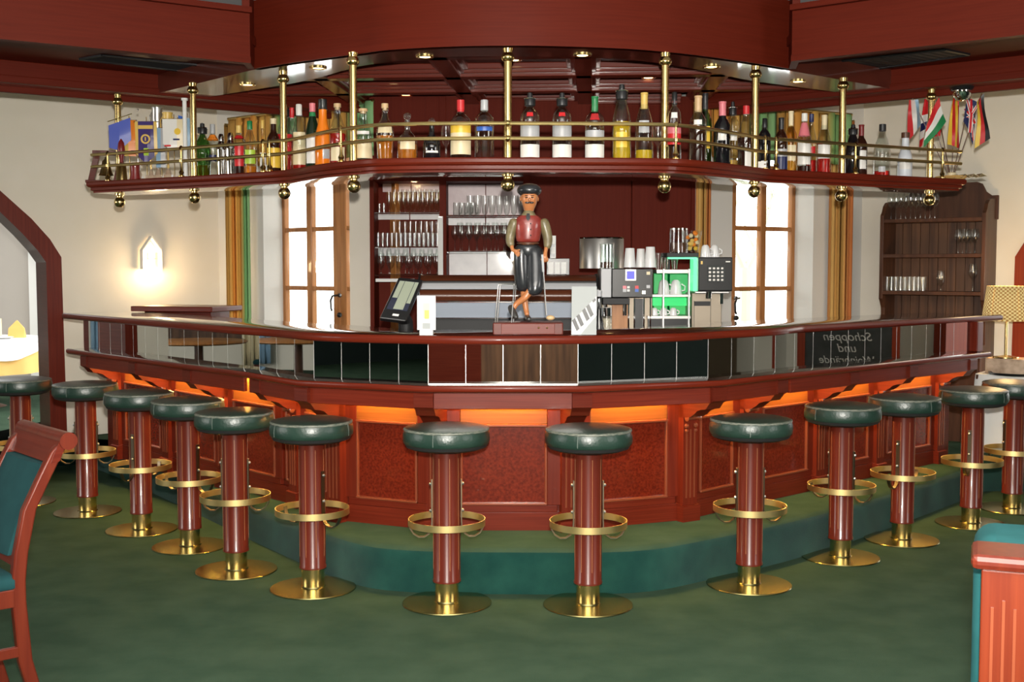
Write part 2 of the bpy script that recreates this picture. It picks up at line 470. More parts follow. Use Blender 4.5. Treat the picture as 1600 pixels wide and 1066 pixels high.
# the lamp wall has the same arch
d4 = -W4d if W4d.x > 0 and False else W4d
pe = on4(1584); s_e = (pe - W4a.xy).dot(W4d)
w_c = abs(outer_o[0][0] - inner_o[0][0])
top_h = [p[1] for p in outer_o]
o4 = [(s_e + (outer_o[0][0] - s), z) for s, z in outer_o]
i4 = [(s_e + (outer_o[0][0] - s), z) for s, z in inner_o]
LB = (cornR - W4a.xy).dot(W4d)
arch_wall('wall_right', W4a.xy, W4d, LB, (W4far - W4a.xy).dot(W4d), o4, 'plaster')
arch_casing('trim_2', W4a.xy, W4d, o4, i4, ('mahogany_orange', 'mahogany_orange'))  # orange wood here carries the glow of the table lamp

# window walls, each with an opening from the floor to 2.55
def pw(px, line):
    p = hit(px, 410, line)[0].xy
    return p
def window_wall(name, corner, face, d, s_open0, s_open1, end):
    mb = MB(); n = Vector((-d.y, d.x)); n = n if n.y > 0 else -n
    def seg(s0, s1_, z0, z1):
        a, b = face + d * s0, face + d * s1_
        mb.prism([(a.x, a.y), (b.x, b.y), (b.x + n.x*REV, b.y + n.y*REV), (a.x + n.x*REV, a.y + n.y*REV)], z0, z1, 'plaster_white')
    sc, se = (corner - face).dot(d), (end - face).dot(d)
    lo, hi = min(s_open0, s_open1), max(s_open0, s_open1)
    seg(min(sc, se), lo, 0, H_CEIL); seg(lo, hi, 2.55, H_CEIL)
    if hi < max(sc, se): seg(hi, max(sc, se), 0, H_CEIL)
    return struct(mb.build(name, smooth=0))
eL = (pw(412, FaceL) - FaceL[0]).dot(dL); eR = (pw(1270, FaceR) - FaceR[0]).dot(dR)
W_OP = 1.30
window_wall('wall_back_1', cornL, FaceL[0], dL, eL, eL + W_OP, chL)
window_wall('wall_back_2', cornR, FaceR[0], dR, eR - W_OP, eR, chR)
mb = MB(); wallmesh(mb, chL, chR, 0, H_CEIL, 'plaster', .15); struct(mb.build('wall_back_3', smooth=0))
# rest of the hall behind the camera
for nm, a, b in (('wall_rear', room[0], room[1]), ('wall_far_right', room[1], room[2]), ('wall_far_left', room[10], room[0])):
    mb = MB(); wallmesh(mb, a, b, 0, H_CEIL, 'plaster' if nm == 'wall_far_left' else 'hall_paint', .2, -1); struct(mb.build(nm, smooth=0))
mb = MB(); wallmesh(mb, W4far, room[2], 0, H_CEIL, 'plaster', .2, 1) if (W4far - room[2]).length > .05 else None
if mb.v: struct(mb.build('wall_side_right', smooth=0))
# dark green dado and wood rail on the rear wall (seen only in the mirrors)
mb = MB(); mb.box((-6.4, -4.18, .65), (10.0, .03, 1.3), 'dado_green'); mb.box((4.3, -4.18, .65), (5.6, .03, 1.3), 'dado_green'); mb.box((-.9, -4.18, .65), (1.0, .03, 1.3), 'mahogany_dark'); mb.box((.55, -4.18, .65), (1.9, .03, 1.3), 'rustic'); mb.box((-2, -4.17, 1.33), (18.6, .05, .07), 'mahogany_dark')
mb.box((-11.47, 0, .8), (.03, 8.4, 1.6), 'dado_green'); mb.box((7.18, 1.2, .8), (.03, 10.6, 1.6), 'dado_green'); struct(mb.build('trim_3', smooth=0))

# ------------------------------------------------------------------ the two oak windows
ZR = [.42, .875, 1.337, 1.80, 2.27, 2.50]                          # glazing bar heights
def oak_window(name, line, d, n_room, px):
    """px: frame / stile / bar edges in the order met along the wall; pairs are oak members"""
    root = bpy.data.objects.new(name, None); COL.objects.link(root); struct(root)
    o = hit(px[0][0], 410, line)[0].xy; root.location = (o.x, o.y, 0)
    def s_of(x): return (pw(x, line) - o).dot(d)
    members = [(s_of(a), s_of(b)) for a, b in px]
    mb = MB(); dep = .05
    def mem(s0, s1_, z0, z1, t=dep, sh=0, k='oak'):
        c = o + d * (s0 + s1_) / 2 + n_room * sh
        mb.box((c.x, c.y, (z0 + z1) / 2), (abs(s1_ - s0), t, z1 - z0), k, math.atan2(d.y, d.x))
    s_min = min(min(a, b) for a, b in members); s_max = max(max(a, b) for a, b in members)
    for a, b in members: mem(a, b, .3, 2.52)
    mem(s_min, s_max, 2.44, 2.56); mem(s_min, s_max, .18, .40)
    for z in ZR[1:5]: mem(s_min, s_max, z - .017, z + .017, .036)
    f = mb.build('window_frame', root, smooth=0, bevel=.006)
    mb = MB(); c = o + d * (s_min + s_max) / 2
    mb.box((c.x, c.y, 1.4), (s_max - s_min, .006, 2.1), 'pane', math.atan2(d.y, d.x)); mb.build('pane', root, smooth=0)
    return root, o, s_of
wl, oL, sL = oak_window('window_1', WinL, dL, nL, [(437, 449), (483, 491), (524.5, 535), (535.5, 545), (577, 584), (611, 622)])
wr, oR, sR = oak_window('window_2', WinR, dR, nR, [(1246, 1233), (1193, 1185), (1146, 1136), (1135, 1125), (1110, 1102), (1068, 1060)])
# window handles
def handle(root, o, d, s, n_room, zc):
    mb = MB(); c = o + d * s + n_room * .03
    P = lambda a, out, z: (c.x + d.x * a + n_room.x * out, c.y + d.y * a + n_room.y * out, z)
    mb.lathe([(.002, 0), (.016, .0), (.016, .008), (.002, .01)], 'black', n=12, c=P(0, 0, zc), T=Matrix.Rotation(PI/2, 4, 'X'))
    mb.tube([P(0, 0, zc), P(0, .035, zc), P(-.035, .042, zc - .005), P(-.055, .045, zc - .04), P(-.05, .045, zc - .10), P(-.04, .045, zc - .12)], .008, 'black')
    mb.lathe([(.002, 0), (.016, 0), (.02, .02), (.002, .03)], 'black', n=12, c=P(0, 0, zc - .15), T=Matrix.Rotation(PI/2, 4, 'X'))
    return mb.build('window_handle', root)
handle(wl, oL, dL, sL(535), nL, zat(462, 9.0)); handle(wr, oR, dR, sR(1146), nR, zat(466, 9.0))
# a bare tree outside the window beside the espresso machine
tr = aty(1165, 418, 17.0)
t = thing('bare_tree', 'pale bare forked tree outside the window beside the lamp wall', 'tree', (tr.x, 17, 0))
mb = MB(); mb.tube([(0, 0, 0), (0, 0, .9), (.0, 0, 1.5)], [.11, .09, .08], 'bark_haze'); mb.build('trunk', t, local=True)
random.seed(4)
for sgn in (-1, 1):
    mb = MB()
    mb.tube([(0, 0, 1.45), (sgn*.16, 0, 1.8), (sgn*.30, .05, 2.3), (sgn*.48, .1, 2.9)], [.06, .045, .03, .012], 'bark_haze')
    for q in range(5):
        z = 1.75 + q * .2; x = sgn * (.14 + q * .06)
        mb.tube([(x, .03, z), (x + sgn * .12 * (1 if q % 2 else -1), .05, z + .25), (x + sgn * .2 * (1 if q % 2 else -1), .1, z + .55)], [.02, .012, .005], 'bark_haze', 6)
    mb.build('branch', t, local=True)

# ------------------------------------------------------------------ carpeted step in front of the bar
stepf = [(p.x, p.y) for p in (atz(60, 698, 0), atz(180, 745, 0), atz(300, 800, 0), atz(421, 858, 0), atz(537, 908, 0), atz(630, 925, 0), atz(800, 929, 0), atz(988, 927, 0), atz(1101, 908, 0), atz(1259, 869, 0), atz(1400, 822, 0), atz(1540, 768, 0))]
stepf = smooth_line(stepf, 4)
back = [(p.x, p.y) for p in (W1a.xy + W1d * (L1 - .1), chL, chR, W4a.xy + W4d * (LB + .1))]
mb = MB()
n = len(stepf)
ins = offset(stepf, .02); ins2 = offset(stepf, .05); pr = offset(stepf, .01)
def full(l): return list(l) + [(4.6, 8.0), (3.3, 8.9), *[(p[0], p[1]) for p in reversed(back)], (-3.4, 8.9), (-4.2, 8.5)]
mb.loft([[(x, y, -.02) for x, y in full(stepf)], [(x, y, .15) for x, y in full(pr)], [(x, y, .19) for x, y in full(ins)], [(x, y, .21) for x, y in full(ins2)]], 'carpet_step')
st = mb.build('floor_step', smooth=60); struct(st)
# the tread carries the floor carpet
st.data.materials.append(M['carpet'])
for p in st.data.polygons:
    if abs(p.normal.z) > .6: p.material_index = 1

# ================================================================== bar counter
ZL0, ZL = .914, .95                                                 # lower ledge
ledge = [(p.x, p.y) for p in (atz(103, 545, ZL), atz(377, 580, ZL), atz(464, 594, ZL), atz(659, 603, ZL), atz(912, 603, ZL), atz(1130, 594, ZL), atz(1238, 582, ZL), atz(1549, 550, ZL))]
bar = thing('bar_counter', 'red mahogany bar front with panels, brackets and mirror band', 'bar counter', (0, 5.8, .21))
PSET = .27                                                          # panels behind the ledge edge
SEG = [(ledge[i], ledge[i+1]) for i in range(7)]
panel_line = offset(ledge, PSET)
mb = MB(); mb.band(ledge, PSET + .012, PSET + .40, .2, ZL0, 'mahogany_dark'); mb.band(ledge, .125, .36, ZL, 1.14, 'mahogany_dark'); mb.build('carcass', bar, smooth=0)
mb = MB(); mb.bandprof(ledge, .42, [(.012, ZL0), (.004, ZL0 + .006), (0, ZL0 + .014), (0, ZL - .008), (.004, ZL - .002), (.010, ZL)], 'counter_top'); led = mb.build('ledge', bar)
led.data.materials.append(M['mahogany_horizontal'])
for p in led.data.polygons:
    if abs(p.normal.z) < .6: p.material_index = 1
# corbel positions along the ledge front
corb_px = [125, 200, 285, 392, 481, 668, 911, 1117, 1230, 1342, 1434, 1527]
corb = []
for px in corb_px:
    py = 600 if 400 < px < 1200 else 575
    p, e = hit(px, py, ledge); corb.append((p, e, px))
# corners take the bisector
def at_vertex(i):
    a = (Vector(ledge[i]) - Vector(ledge[i-1])).normalized(); b = (Vector(ledge[i+1]) - Vector(ledge[i])).normalized()
    return Vector((*ledge[i], 0)), Vector((*(a + b).normalized(), 0))
for idx, vi in ((4, 2), (5, 3), (6, 4), (7, 5)):
    p, e = at_vertex(vi); corb[idx] = (p, e, corb_px[idx])
def frame_pt(p, e, along, back, z):
    n = Vector((-e.y, e.x, 0))
    return Vector((p.x + e.x * along + n.x * back, p.y + e.y * along + n.y * back, z))
def swept(mb, p, e, prof, w, k, al=0):
    """profile [(back, z)...] extruded w wide along e"""
    mb.loft([[frame_pt(p, e, al - w/2, b, z) for b, z in prof], [frame_pt(p, e, al + w/2, b, z) for b, z in prof]], k)
CW = .094
for p, e, px in corb:
    pil = MB()
    swept(pil, p, e, [(PSET - .035, .2), (PSET + .02, .2), (PSET + .02, .915), (PSET - .035, .915)], CW, 'mahogany_vertical')
    swept(pil, p, e, [(PSET - .05, .2), (PSET, .2), (PSET, .30), (PSET - .05, .29)], CW + .02, 'mahogany_horizontal')
    for a in (-.026, 0, .026):
        swept(pil, p, e, [(PSET - .039, .33), (PSET - .03, .33), (PSET - .03, .68), (PSET - .039, .68)], .008, 'molding_edge', a)
    po = pil.build('pilaster', bar, smooth=0)
    cb = MB()
    prof = [(.028, .914), (.022, .905), (.022, .845), (.045, .832), (.06, .815), (.072, .80), (.105, .795), (.135, .785), (.16, .765), (.185, .75), (.235, .742), (.30, .742), (.30, .914)]
    swept(cb, p, e, prof, CW, 'mahogany_dark')
    co = cb.build('corbel', bar, smooth=30)
    vo = MB()
    c = frame_pt(p, e, 0, PSET - .055, .742)
    T = Matrix.Rotation(math.atan2(e.y, e.x), 4, 'Z') @ Matrix.Rotation(PI/2, 4, 'Y')
    vo.lathe([(.001, -.047), (.012, -.046), (.017, -.043), (.012, -.038), (.010, -.034), (.010, .034), (.012, .038), (.017, .043), (.012, .046), (.001, .047)], 'molding_edge', c=c, n=12, T=T)
    for q in (-1, 1):
        for r_, z in ((.013, .70), (.010, .675)):
            vo.sphere(frame_pt(p, e, q * .030, PSET - .04, z), r_, 'molding_edge', 8)
    vo.build('carved_volute', co)
# bays: panel, fascia, mirror and light between consecutive corbels (splitting at the ledge bends)
def walk(pa, pb):
    """plan points of the ledge from pa to pb through the bends between them"""
    def par(p):
        best = None
        for i, (a, b) in enumerate(SEG):
            a_, b_ = Vector(a), Vector(b); d = b_ - a_; t = max(0, min(1, (p.xy - a_).dot(d) / d.length_squared))
            dd = (a_ + d * t - p.xy).length
            if best is None or dd < best[0] - 1e-6: best = (dd, i + t)
        return best[1]
    ta, tb = par(pa), par(pb); out = [tuple(pa.xy)]
    for i in range(1, 7):
        if ta + 1e-3 < i < tb - 1e-3: out.append(ledge[i])
    out.append(tuple(pb.xy))
    return out
def seg_quad(mb, p, e, L, b0, b1, z0, z1, k, a0=0, a1=None):
    a1 = L if a1 is None else a1
    mb.loft([[frame_pt(p, e, a0, b0, z0), frame_pt(p, e, a1, b0, z0), frame_pt(p, e, a1, b1, z0), frame_pt(p, e, a0, b1, z0)],
             [frame_pt(p, e, a0, b0, z1), frame_pt(p, e, a1, b0, z1), frame_pt(p, e, a1, b1, z1), frame_pt(p, e, a0, b1, z1)]], k)
tubes = []
for ci in range(len(corb) - 1):
    pts = walk(corb[ci][0], corb[ci+1][0])
    fr = MB(); pn = MB(); fa = MB(); mo = MB(); lt = MB()
    # straight pieces in panel space
    pl = offset(pts, PSET); fl = offset(pts, .03)
    if ci in (4, 5, 6):                                             # the middle facets start on corner bisectors
        pl = [panel_line[ci - 2], panel_line[ci - 1]]
    if ci == 3: pl = [pl[0], *pl[1:-1], panel_line[2]]
    if ci == 7: pl = [panel_line[5], *pl[1:]]
    span = []
    for a, b in zip(pl[:-1], pl[1:]):
        A, B = Vector((*a, 0)), Vector((*b, 0)); e = (B - A).normalized(); L = (B - A).length
        if L < .12: continue
        m0 = CW / 2 + .012
        seg_quad(fr, A, e, L, -.012, .02, .2, .30, 'mahogany_horizontal')            # skirting
        seg_quad(fr, A, e, L, -.010, .02, .30, .335, 'mahogany_horizontal', m0, L - m0)
        seg_quad(fr, A, e, L, -.010, .02, .335, .905, 'mahogany_vertical', m0 - .02, m0 + .05)
        seg_quad(fr, A, e, L, -.010, .02, .335, .905, 'mahogany_vertical', L - m0 - .05, L - m0 + .02)
        seg_quad(fr, A, e, L, -.010, .02, .735, .905, 'frieze_glow', m0 + .05, L - m0 - .05)
        for z0, z1 in ((.335, .347), (.722, .736)):                                   # bright moulding round the burl panel
            seg_quad(mo, A, e, L, -.022, .0, z0, z1, 'molding_edge', m0 + .05, L - m0 - .05)
        for a0 in (m0 + .05, L - m0 - .062):
            seg_quad(mo, A, e, L, -.018, .0, .335, .736, 'molding_edge', a0, a0 + .012)
        seg_quad(pn, A, e, L, -.003, .01, .345, .725, 'burl', m0 + .06, L - m0 - .06)
        span.append((A, e, L))
    f = fr.build('panel_frame', bar, smooth=0, bevel=.003); pn.build('burl_panel', f, smooth=0); mo.build('panel_moulding', f, smooth=0, bevel=.004)
    for a, b in zip(fl[:-1], fl[1:]):
        A, B = Vector((*a, 0)), Vector((*b, 0)); e = (B - A).normalized(); L = (B - A).length
        seg_quad(fa, A, e, L, 0, .022, .836, ZL0 + .004, 'mahogany_horizontal', .03, L - .03)
    fa.build('fascia', bar, smooth=0, bevel=.003)
    for A, e, L in span:
        seg_quad(lt, A, e, L, -.055, -.035, .895, .905, 'led', .11, L - .11)
    if lt.v: lo = lt.build('light_strip', bar, smooth=0); lo['label'] = 'glowing amber strip under the ledge'
# mirror band: tiles per facet
MOFF = .108
mline = offset(ledge, MOFF)
mpx0, mpx1 = hit(139, 540, mline)[0], hit(1511, 530, mline)[0]
for i in range(7):
    A, B = Vector((*mline[i], 0)), Vector((*mline[i+1], 0))
    if i == 0: A = mpx0
    if i == 6: B = mpx1
    e = (B - A).normalized(); L = (B - A).length; nt = max(2, round(L / .175)); tw = L / nt
    mb = MB()
    for q in range(nt):
        seg_quad(mb, A, e, L, 0, .006, ZL, 1.145, 'mirror', q * tw + .0015, (q + 1) * tw - .0015)
    for q in range(nt + 1):
        seg_quad(mb, A, e, L, .0005, .006, ZL, 1.145, 'bevel_glint', q * tw - .0015, q * tw + .0015)  # pale strips paint the flash glint on the tile bevels
    mb.build('mirror_band', bar, smooth=0)
# end posts between the ledge and the top
mb = MB(); p, e = hit(1521, 530, mline); mb.box((p.x, p.y + .03, (ZL + 1.145) / 2), (.075, .12, .195), 'mahogany_vertical', math.atan2(e.y, e.x)); mb.build('end_post', bar, smooth=0, bevel=.004)
p, e = hit(133, 530, mline); mb = MB(); mb.box((p.x + .02, p.y + .1, (ZL + 1.145) / 2), (.03, .12, .195), 'mahogany_vertical', math.atan2(e.y, e.x)); mb.build('end_post', bar, smooth=0, bevel=.004)

# ------------------------------------------------------------------ top of the bar
ZT0, ZT = 1.141, 1.181
tp = [(97, 498), (230, 511), (360, 522)], [(424, 526.6), (492, 533), (581, 536.3), (700, 538.5), (810, 538.8), (930, 537.6), (1053, 534.3), (1125, 530), (1208, 525)], [(1258, 519.5), (1437, 505.6), (1567, 501)]
kinkL, kinkR = atz(*tp[0][-1], ZT0).xy, atz(*tp[2][0], ZT0).xy
curve = smooth_line([tuple(kinkL)] + [tuple(atz(*q, ZT0).xy) for q in tp[1]] + [tuple(kinkR)], 5)
eL_, eR_ = atz(*tp[0][0], ZT0).xy, atz(*tp[2][2], ZT0).xy
topline = [tuple(eL_), tuple(lerp(eL_, kinkL, .5))] + curve + [tuple(lerp(kinkR, eR_, .5)), tuple(eR_)]
mb = MB(); mb.bandprof(topline, .56, [(.008, ZT0), (.001, ZT0 + .008), (0, ZT0 + .02), (.001, ZT - .008), (.010, ZT)], 'counter_top')
ct = mb.build('bar_countertop', smooth=50)
ct.data.materials.append(M['mahogany_horizontal'])
for p in ct.data.polygons:
    if abs(p.normal.z) < .75: p.material_index = 1
tag(ct, 'long curved dark polished mahogany bar top above the mirror band', 'bar top')
# hinged flap between the bar and the sconce wall
f0, f1 = aty(204, 489, 8.55), aty(331, 490, 8.35)
t = thing('service_flap', 'short mahogany counter slab between bar top and sconce wall', 'counter flap', (f0.x, f0.y, 0))
mb = MB(); mb.band([(f0.x, f0.y), (f1.x, f1.y)], 0, .42, 1.184, 1.222, 'mahogany_horizontal'); mb.build('slab', t, smooth=0, bevel=.006)
mb = MB(); mb.band([(f0.x + .05, f0.y + .16), (f1.x - .05, f1.y + .16)], 0, .24, .2, 1.186, 'mahogany_vertical'); mb.build('base_cabinet', t, smooth=0, bevel=.004)
# ================================================================== bar stools
stool = thing('bar_stool', 'x', 'bar stool', (0, 0, 0), 0, 'green leather bar stools around the bar')
mb = MB()
mb.lathe([(.03, .722), (.185, .722), (.191, .728), (.1935, .742), (.1925, .765), (.188, .781)], 'leather', n=40, caps=False)
mb.lathe([(.188, .781), (.191, .784), (.190, .790), (.184, .793)], 'leather_worn', n=40, caps=False)
mb.lathe([(.184, .793), (.150, .800), (.08, .803), (.002, .804)], 'leather', n=40, caps=False)
for a in (-1.9, .2, 2.3):
    mb.strap([(.1935*math.cos(a), .1935*math.sin(a), .73), (.1945*math.cos(a), .1945*math.sin(a), .755), (.190*math.cos(a), .190*math.sin(a), .783)], .003, .002, (-math.sin(a), math.cos(a), 0), 'seam')
mb.build('seat', stool, local=True)
mb = MB(); mb.lathe([(.02, .695), (.15, .698), (.178, .708), (.186, .722), (.02, .724)], 'black_matte', n=36); mb.build('seat_base', stool, local=True)
mb = MB(); mb.lathe([(.060, .100), (.0635, .102), (.0635, .11), (.061, .115), (.061, .70), (.03, .70)], 'mahogany_stool', n=28)
for j in range(8):
    a = 2*PI*j/8 + .2
    mb.arc_strip(.0611, a - .020, a + .020, .16, .66, 'inlay', 2, th=.0009)
mb.build('column', stool, local=True)
mb = MB(); mb.lathe([(.053, .012), (.053, .102), (.030, .102)], 'brass', n=28, caps=False); mb.build('brass_collar', stool, local=True)
mb = MB(); mb.lathe([(.002, .0), (.198, .0), (.2005, .003), (.198, .007), (.060, .012), (.056, .018), (.002, .018)], 'brass_plate', n=48); mb.build('base_plate', stool, local=True)
mb = MB()
mb.lathe([(.169, .355), (.172, .355), (.172, .385), (.169, .385), (.169, .355)], 'brass_rail', n=48, caps=False); mb.build('foot_ring', stool, local=True)
for a in (0.0, PI):
    s_ = MB(); ca, sa = math.cos(a), math.sin(a)
    pr = [(.0655, .560), (.0655, .385), (.067, .345), (.078, .318), (.100, .303), (.125, .303), (.148, .318), (.164, .345), (.1665, .372)]
    s_.strap([(r*ca, r*sa, z) for r, z in pr], .020, .005, (-sa, ca, 0), 'strap')
    for z in (.54, .42):
        s_.sphere((.071*ca, .071*sa, z), .008, 'steel', 8)
    s_.build('foot_ring_bracket', stool, local=True)
SP = [(-3.13, 7.50, .3), (-2.605, 7.193, .1), (-2.119, 6.697, 1.2), (-1.733, 6.294, -.5), (-1.366, 5.788, .0), (-.931, 5.46, -.55), (-.291, 5.218, .08), (.338, 5.187, .02),
      (1.122, 5.526, .12), (1.701, 6.056, -.7), (2.148, 6.449, .8), (2.689, 6.863, .95), (3.11, 7.29, .2)]
SL = ['bar stool in front of the arched doorway, cut by the photo edge', 'first leather bar stool past the doorway casing', 'second leather bar stool past the doorway casing',
      'third leather bar stool past the doorway casing', 'fourth leather bar stool past the doorway casing', 'fifth leather bar stool past the doorway casing, before the wide gap',
      'bar stool at the middle panel, straight below the white menu stand', 'bar stool at the middle panel, straight below the piano postcard', 'fifth leather bar stool counted back from the table lamp, standing alone',
      'fourth leather bar stool counted back from the table lamp', 'third leather bar stool counted back from the table lamp', 'second leather bar stool counted back from the table lamp', 'bar stool closest to the table lamp, cut by the photo edge']
stool.location = (*SP[0][:2], 0); stool.rotation_euler.z = SP[0][2]; stool['label'] = SL[0]
for (x, y, r), l in list(zip(SP, SL))[1:]: dup(stool, (x, y, 0), r, l)

# ================================================================== wooden canopy over the bar
ZC = 2.60; ZR_ = 2.72
arc_px = [(398, 108), (455, 99), (506, 92), (560, 85), (605, 79), (680, 74.5), (740, 72.5), (800, 72), (860, 72.6), (960, 76), (1020, 80), (1080, 86), (1170, 98), (1232, 108)]
arc = smooth_line([tuple(atz(*q, ZC).xy) for q in arc_px], 4)
wingL = [tuple(atz(391, 98, ZC).xy), tuple(atz(0, 60, ZC).xy)]; wingR = [tuple(atz(1237, 95, ZC).xy), tuple(atz(1600, 53.4, ZC).xy)]
def extend(a, b, l):
    a, b = Vector(a), Vector(b); d = (b - a).normalized(); return tuple(b + d * l)
wL = [extend(*wingL, 2.6), wingL[0]]; wR = [wingR[0], extend(*wingR, 2.6)]
ZTOP = 2.86
cls = struct(bpy.data.objects.new('ceiling_canopy', None)); COL.objects.link(cls)
front = wL + arc + wR
mb = MB(); mb.band(arc, 0, .04, ZC, H_CEIL - .005, 'mahogany_canopy'); mb.band(arc, -.012, .03, ZC, ZC + .035, 'mahogany_canopy'); mb.build('curved_fascia', cls, smooth=50)
for l in (wL, wR):
    mb = MB(); mb.band(l, 0, .04, ZC, ZTOP, 'mahogany_canopy'); mb.band(l, -.010, .05, ZC - .004, ZC + .028, 'mahogany_canopy'); mb.band(l, -.035, .05, ZTOP, ZTOP + .03, 'mahogany_canopy'); mb.build('wing_fascia', cls, smooth=0)
for p_, q_ in ((wingL[0], arc[0]), (arc[-1], wingR[0])):
    mb = MB(); mb.band([p_, q_], 0, .04, ZC, H_CEIL - .005, 'mahogany_canopy'); mb.build('return_fascia', cls, smooth=0)
# underside ring with the poles' fixings and lamps
legL = [tuple(atz(391, 111, ZC).xy), tuple(atz(281, 138, ZC).xy)]; legR = [tuple(atz(1226, 110, ZC).xy), tuple(atz(1362, 134, ZC).xy)]
bkL = [Vector(atz(0, 125, ZC).xy), Vector(atz(675, 184, ZC).xy)]; bkR = [Vector(atz(1106, 168, ZC).xy), Vector(atz(1600, 119, ZC).xy)]
in_px = [(390, 142), (452, 132), (497, 122.5), (548, 108), (584, 101), (660, 92), (730, 89.5), (810, 89), (900, 90.5), (990, 95), (1065, 105), (1130, 118), (1174, 127), (1264, 139)]
inr = [tuple(atz(*q, ZC).xy) for q in in_px]
def X(a, b, c, d): return tuple(cross2(Vector(a), Vector(b), Vector(c), Vector(d)))
iL = X(inr[0], inr[1], bkL[0], bkL[1]); oL_ = X(legL[0], legL[1], bkL[0], bkL[1]); iR = X(inr[-1], inr[-2], bkR[0], bkR[1]); oR_ = X(legR[0], legR[1], bkR[0], bkR[1])
ins_ = smooth_line(inr, 3)
arc_in = offset(arc, .02); wL_in, wR_in = offset(wL, .02), offset(wR, .02)
ring = [oL_] + [legL[0]] + arc_in[1:-1] + [legR[0], oR_, iR] + list(reversed(ins_)) + [iL]
mb = MB(); mb.prism([(p[0], p[1]) for p in ring], ZC + .003, ZR_ + .01, 'mahogany_gloss'); mb.build('underside_ring', cls, smooth=0)
# coffer ceiling above
apex = X(bkL[0], bkL[1], bkR[0], bkR[1])
farL = tuple(bkL[0] + (bkL[0] - bkL[1]).normalized() * 2.4); farR = tuple(bkR[1] + (bkR[1] - bkR[0]).normalized() * 2.4)
mb = MB(); mb.prism([wL_in[0], wL_in[1]] + arc_in + [wR_in[0], wR_in[1], farR, apex, farL], ZR_, ZR_ + .05, 'mahogany_canopy'); mb.build('coffer_ceiling', cls, smooth=0)
# back beams: front lip, glossy underside, rear lip
for a, b in ((farL, tuple(bkL[1])), (tuple(bkR[0]), farR)):
    l = [a, b]; mb = MB(); mb.band(l, .0, .25, ZC + .003, ZR_ + .2, 'mahogany_gloss'); mb.build('back_beam', cls, smooth=0)
    mb = MB(); mb.band(l, -.02, .03, ZC - .012, ZC + .03, 'mahogany_canopy'); mb.band(l, -.008, .02, ZC + .03, ZR_, 'mahogany_canopy')
    mb.band(l, .235, .275, ZC - .034, ZC + .30, 'mahogany_canopy'); mb.build('back_lip', cls, smooth=0, bevel=.004)
# coffer beams with stepped mouldings (axis a little turned)
u = Vector((.068, .9977)); v_ = Vector((.9977, -.068))
def beam(p, q, name):
    p, q = Vector(p), Vector(q); mb = MB(); d = (q - p).normalized(); n = Vector((-d.y, d.x))
    for w, z in ((.05, 2.645), (.075, 2.665), (.10, 2.685)):
        mb.prism([tuple(p + n*w), tuple(q + n*w), tuple(q - n*w), tuple(p - n*w)], z, ZR_ + .002, 'mahogany_beam')
    return mb.build(name, cls, smooth=0, bevel=.006)
org = atz(912, 118, 2.645).xy
def inside(pt):
    poly = [Vector(p) for p in ins_] + [Vector(iR), Vector(apex), Vector(iL)]
    c = False; j = len(poly) - 1
    for i in range(len(poly)):
        if (poly[i].y > pt.y) != (poly[j].y > pt.y) and pt.x < (poly[j].x - poly[i].x) * (pt.y - poly[i].y) / (poly[j].y - poly[i].y) + poly[i].x: c = not c
        j = i
    return c
def clip(o_, d):
    ts = [t * .02 for t in range(-250, 251)]; ok = [t for t in ts if inside(o_ + d * t)]
    return (o_ + d * (min(ok) - .05), o_ + d * (max(ok) + .05)) if ok else None
for r_ in (-.62, 0.06, .68, 1.30):
    c = clip(org + u * r_, v_)
    if c: beam(*c, 'coffer_beam')
for s_ in (-1.60, -.79, 0.0, .80, 1.6):
    c = clip(org + v_ * s_ + u * (.3 if abs(s_) > 1 else 0), u)
    if c: beam(*c, 'coffer_rib')
# air vents in the side coffers
for name, q, lab in (('air_vent', ((125, 92), (160, 86), (335, 104), (300, 112)), 'long dark air vent in the canopy toward the arched doorway'), ('air_vent', ((1294, 97), (1476, 77), (1514, 85), (1362, 108)), 'long dark air vent in the canopy toward the flags')):
    P = [atz(x, y, ZR_ - .004) for x, y in q]; c = sum(P, Vector()) / 4
    t = thing(name, lab, 'air vent', (c.x, c.y, ZR_ - .004))
    mb = MB(); mb.quad(P, 'black_matte'); mb.build('backing', t, smooth=0)
    mb = MB()
    for a, b in zip(P, P[1:] + P[:1]): mb.tube([a, b], .010, 'vent', 6)
    mb.build('vent_frame', t, smooth=0)
    mb = MB()
    for j in range(1, 12):
        f_ = j / 12; a, b = lerp(P[0], P[3], 0), 0
        mb.tube([lerp(P[0], P[1], f_), lerp(P[3], P[2], f_)], .004, 'vent', 5)
    mb.build('louvre', t, smooth=0)
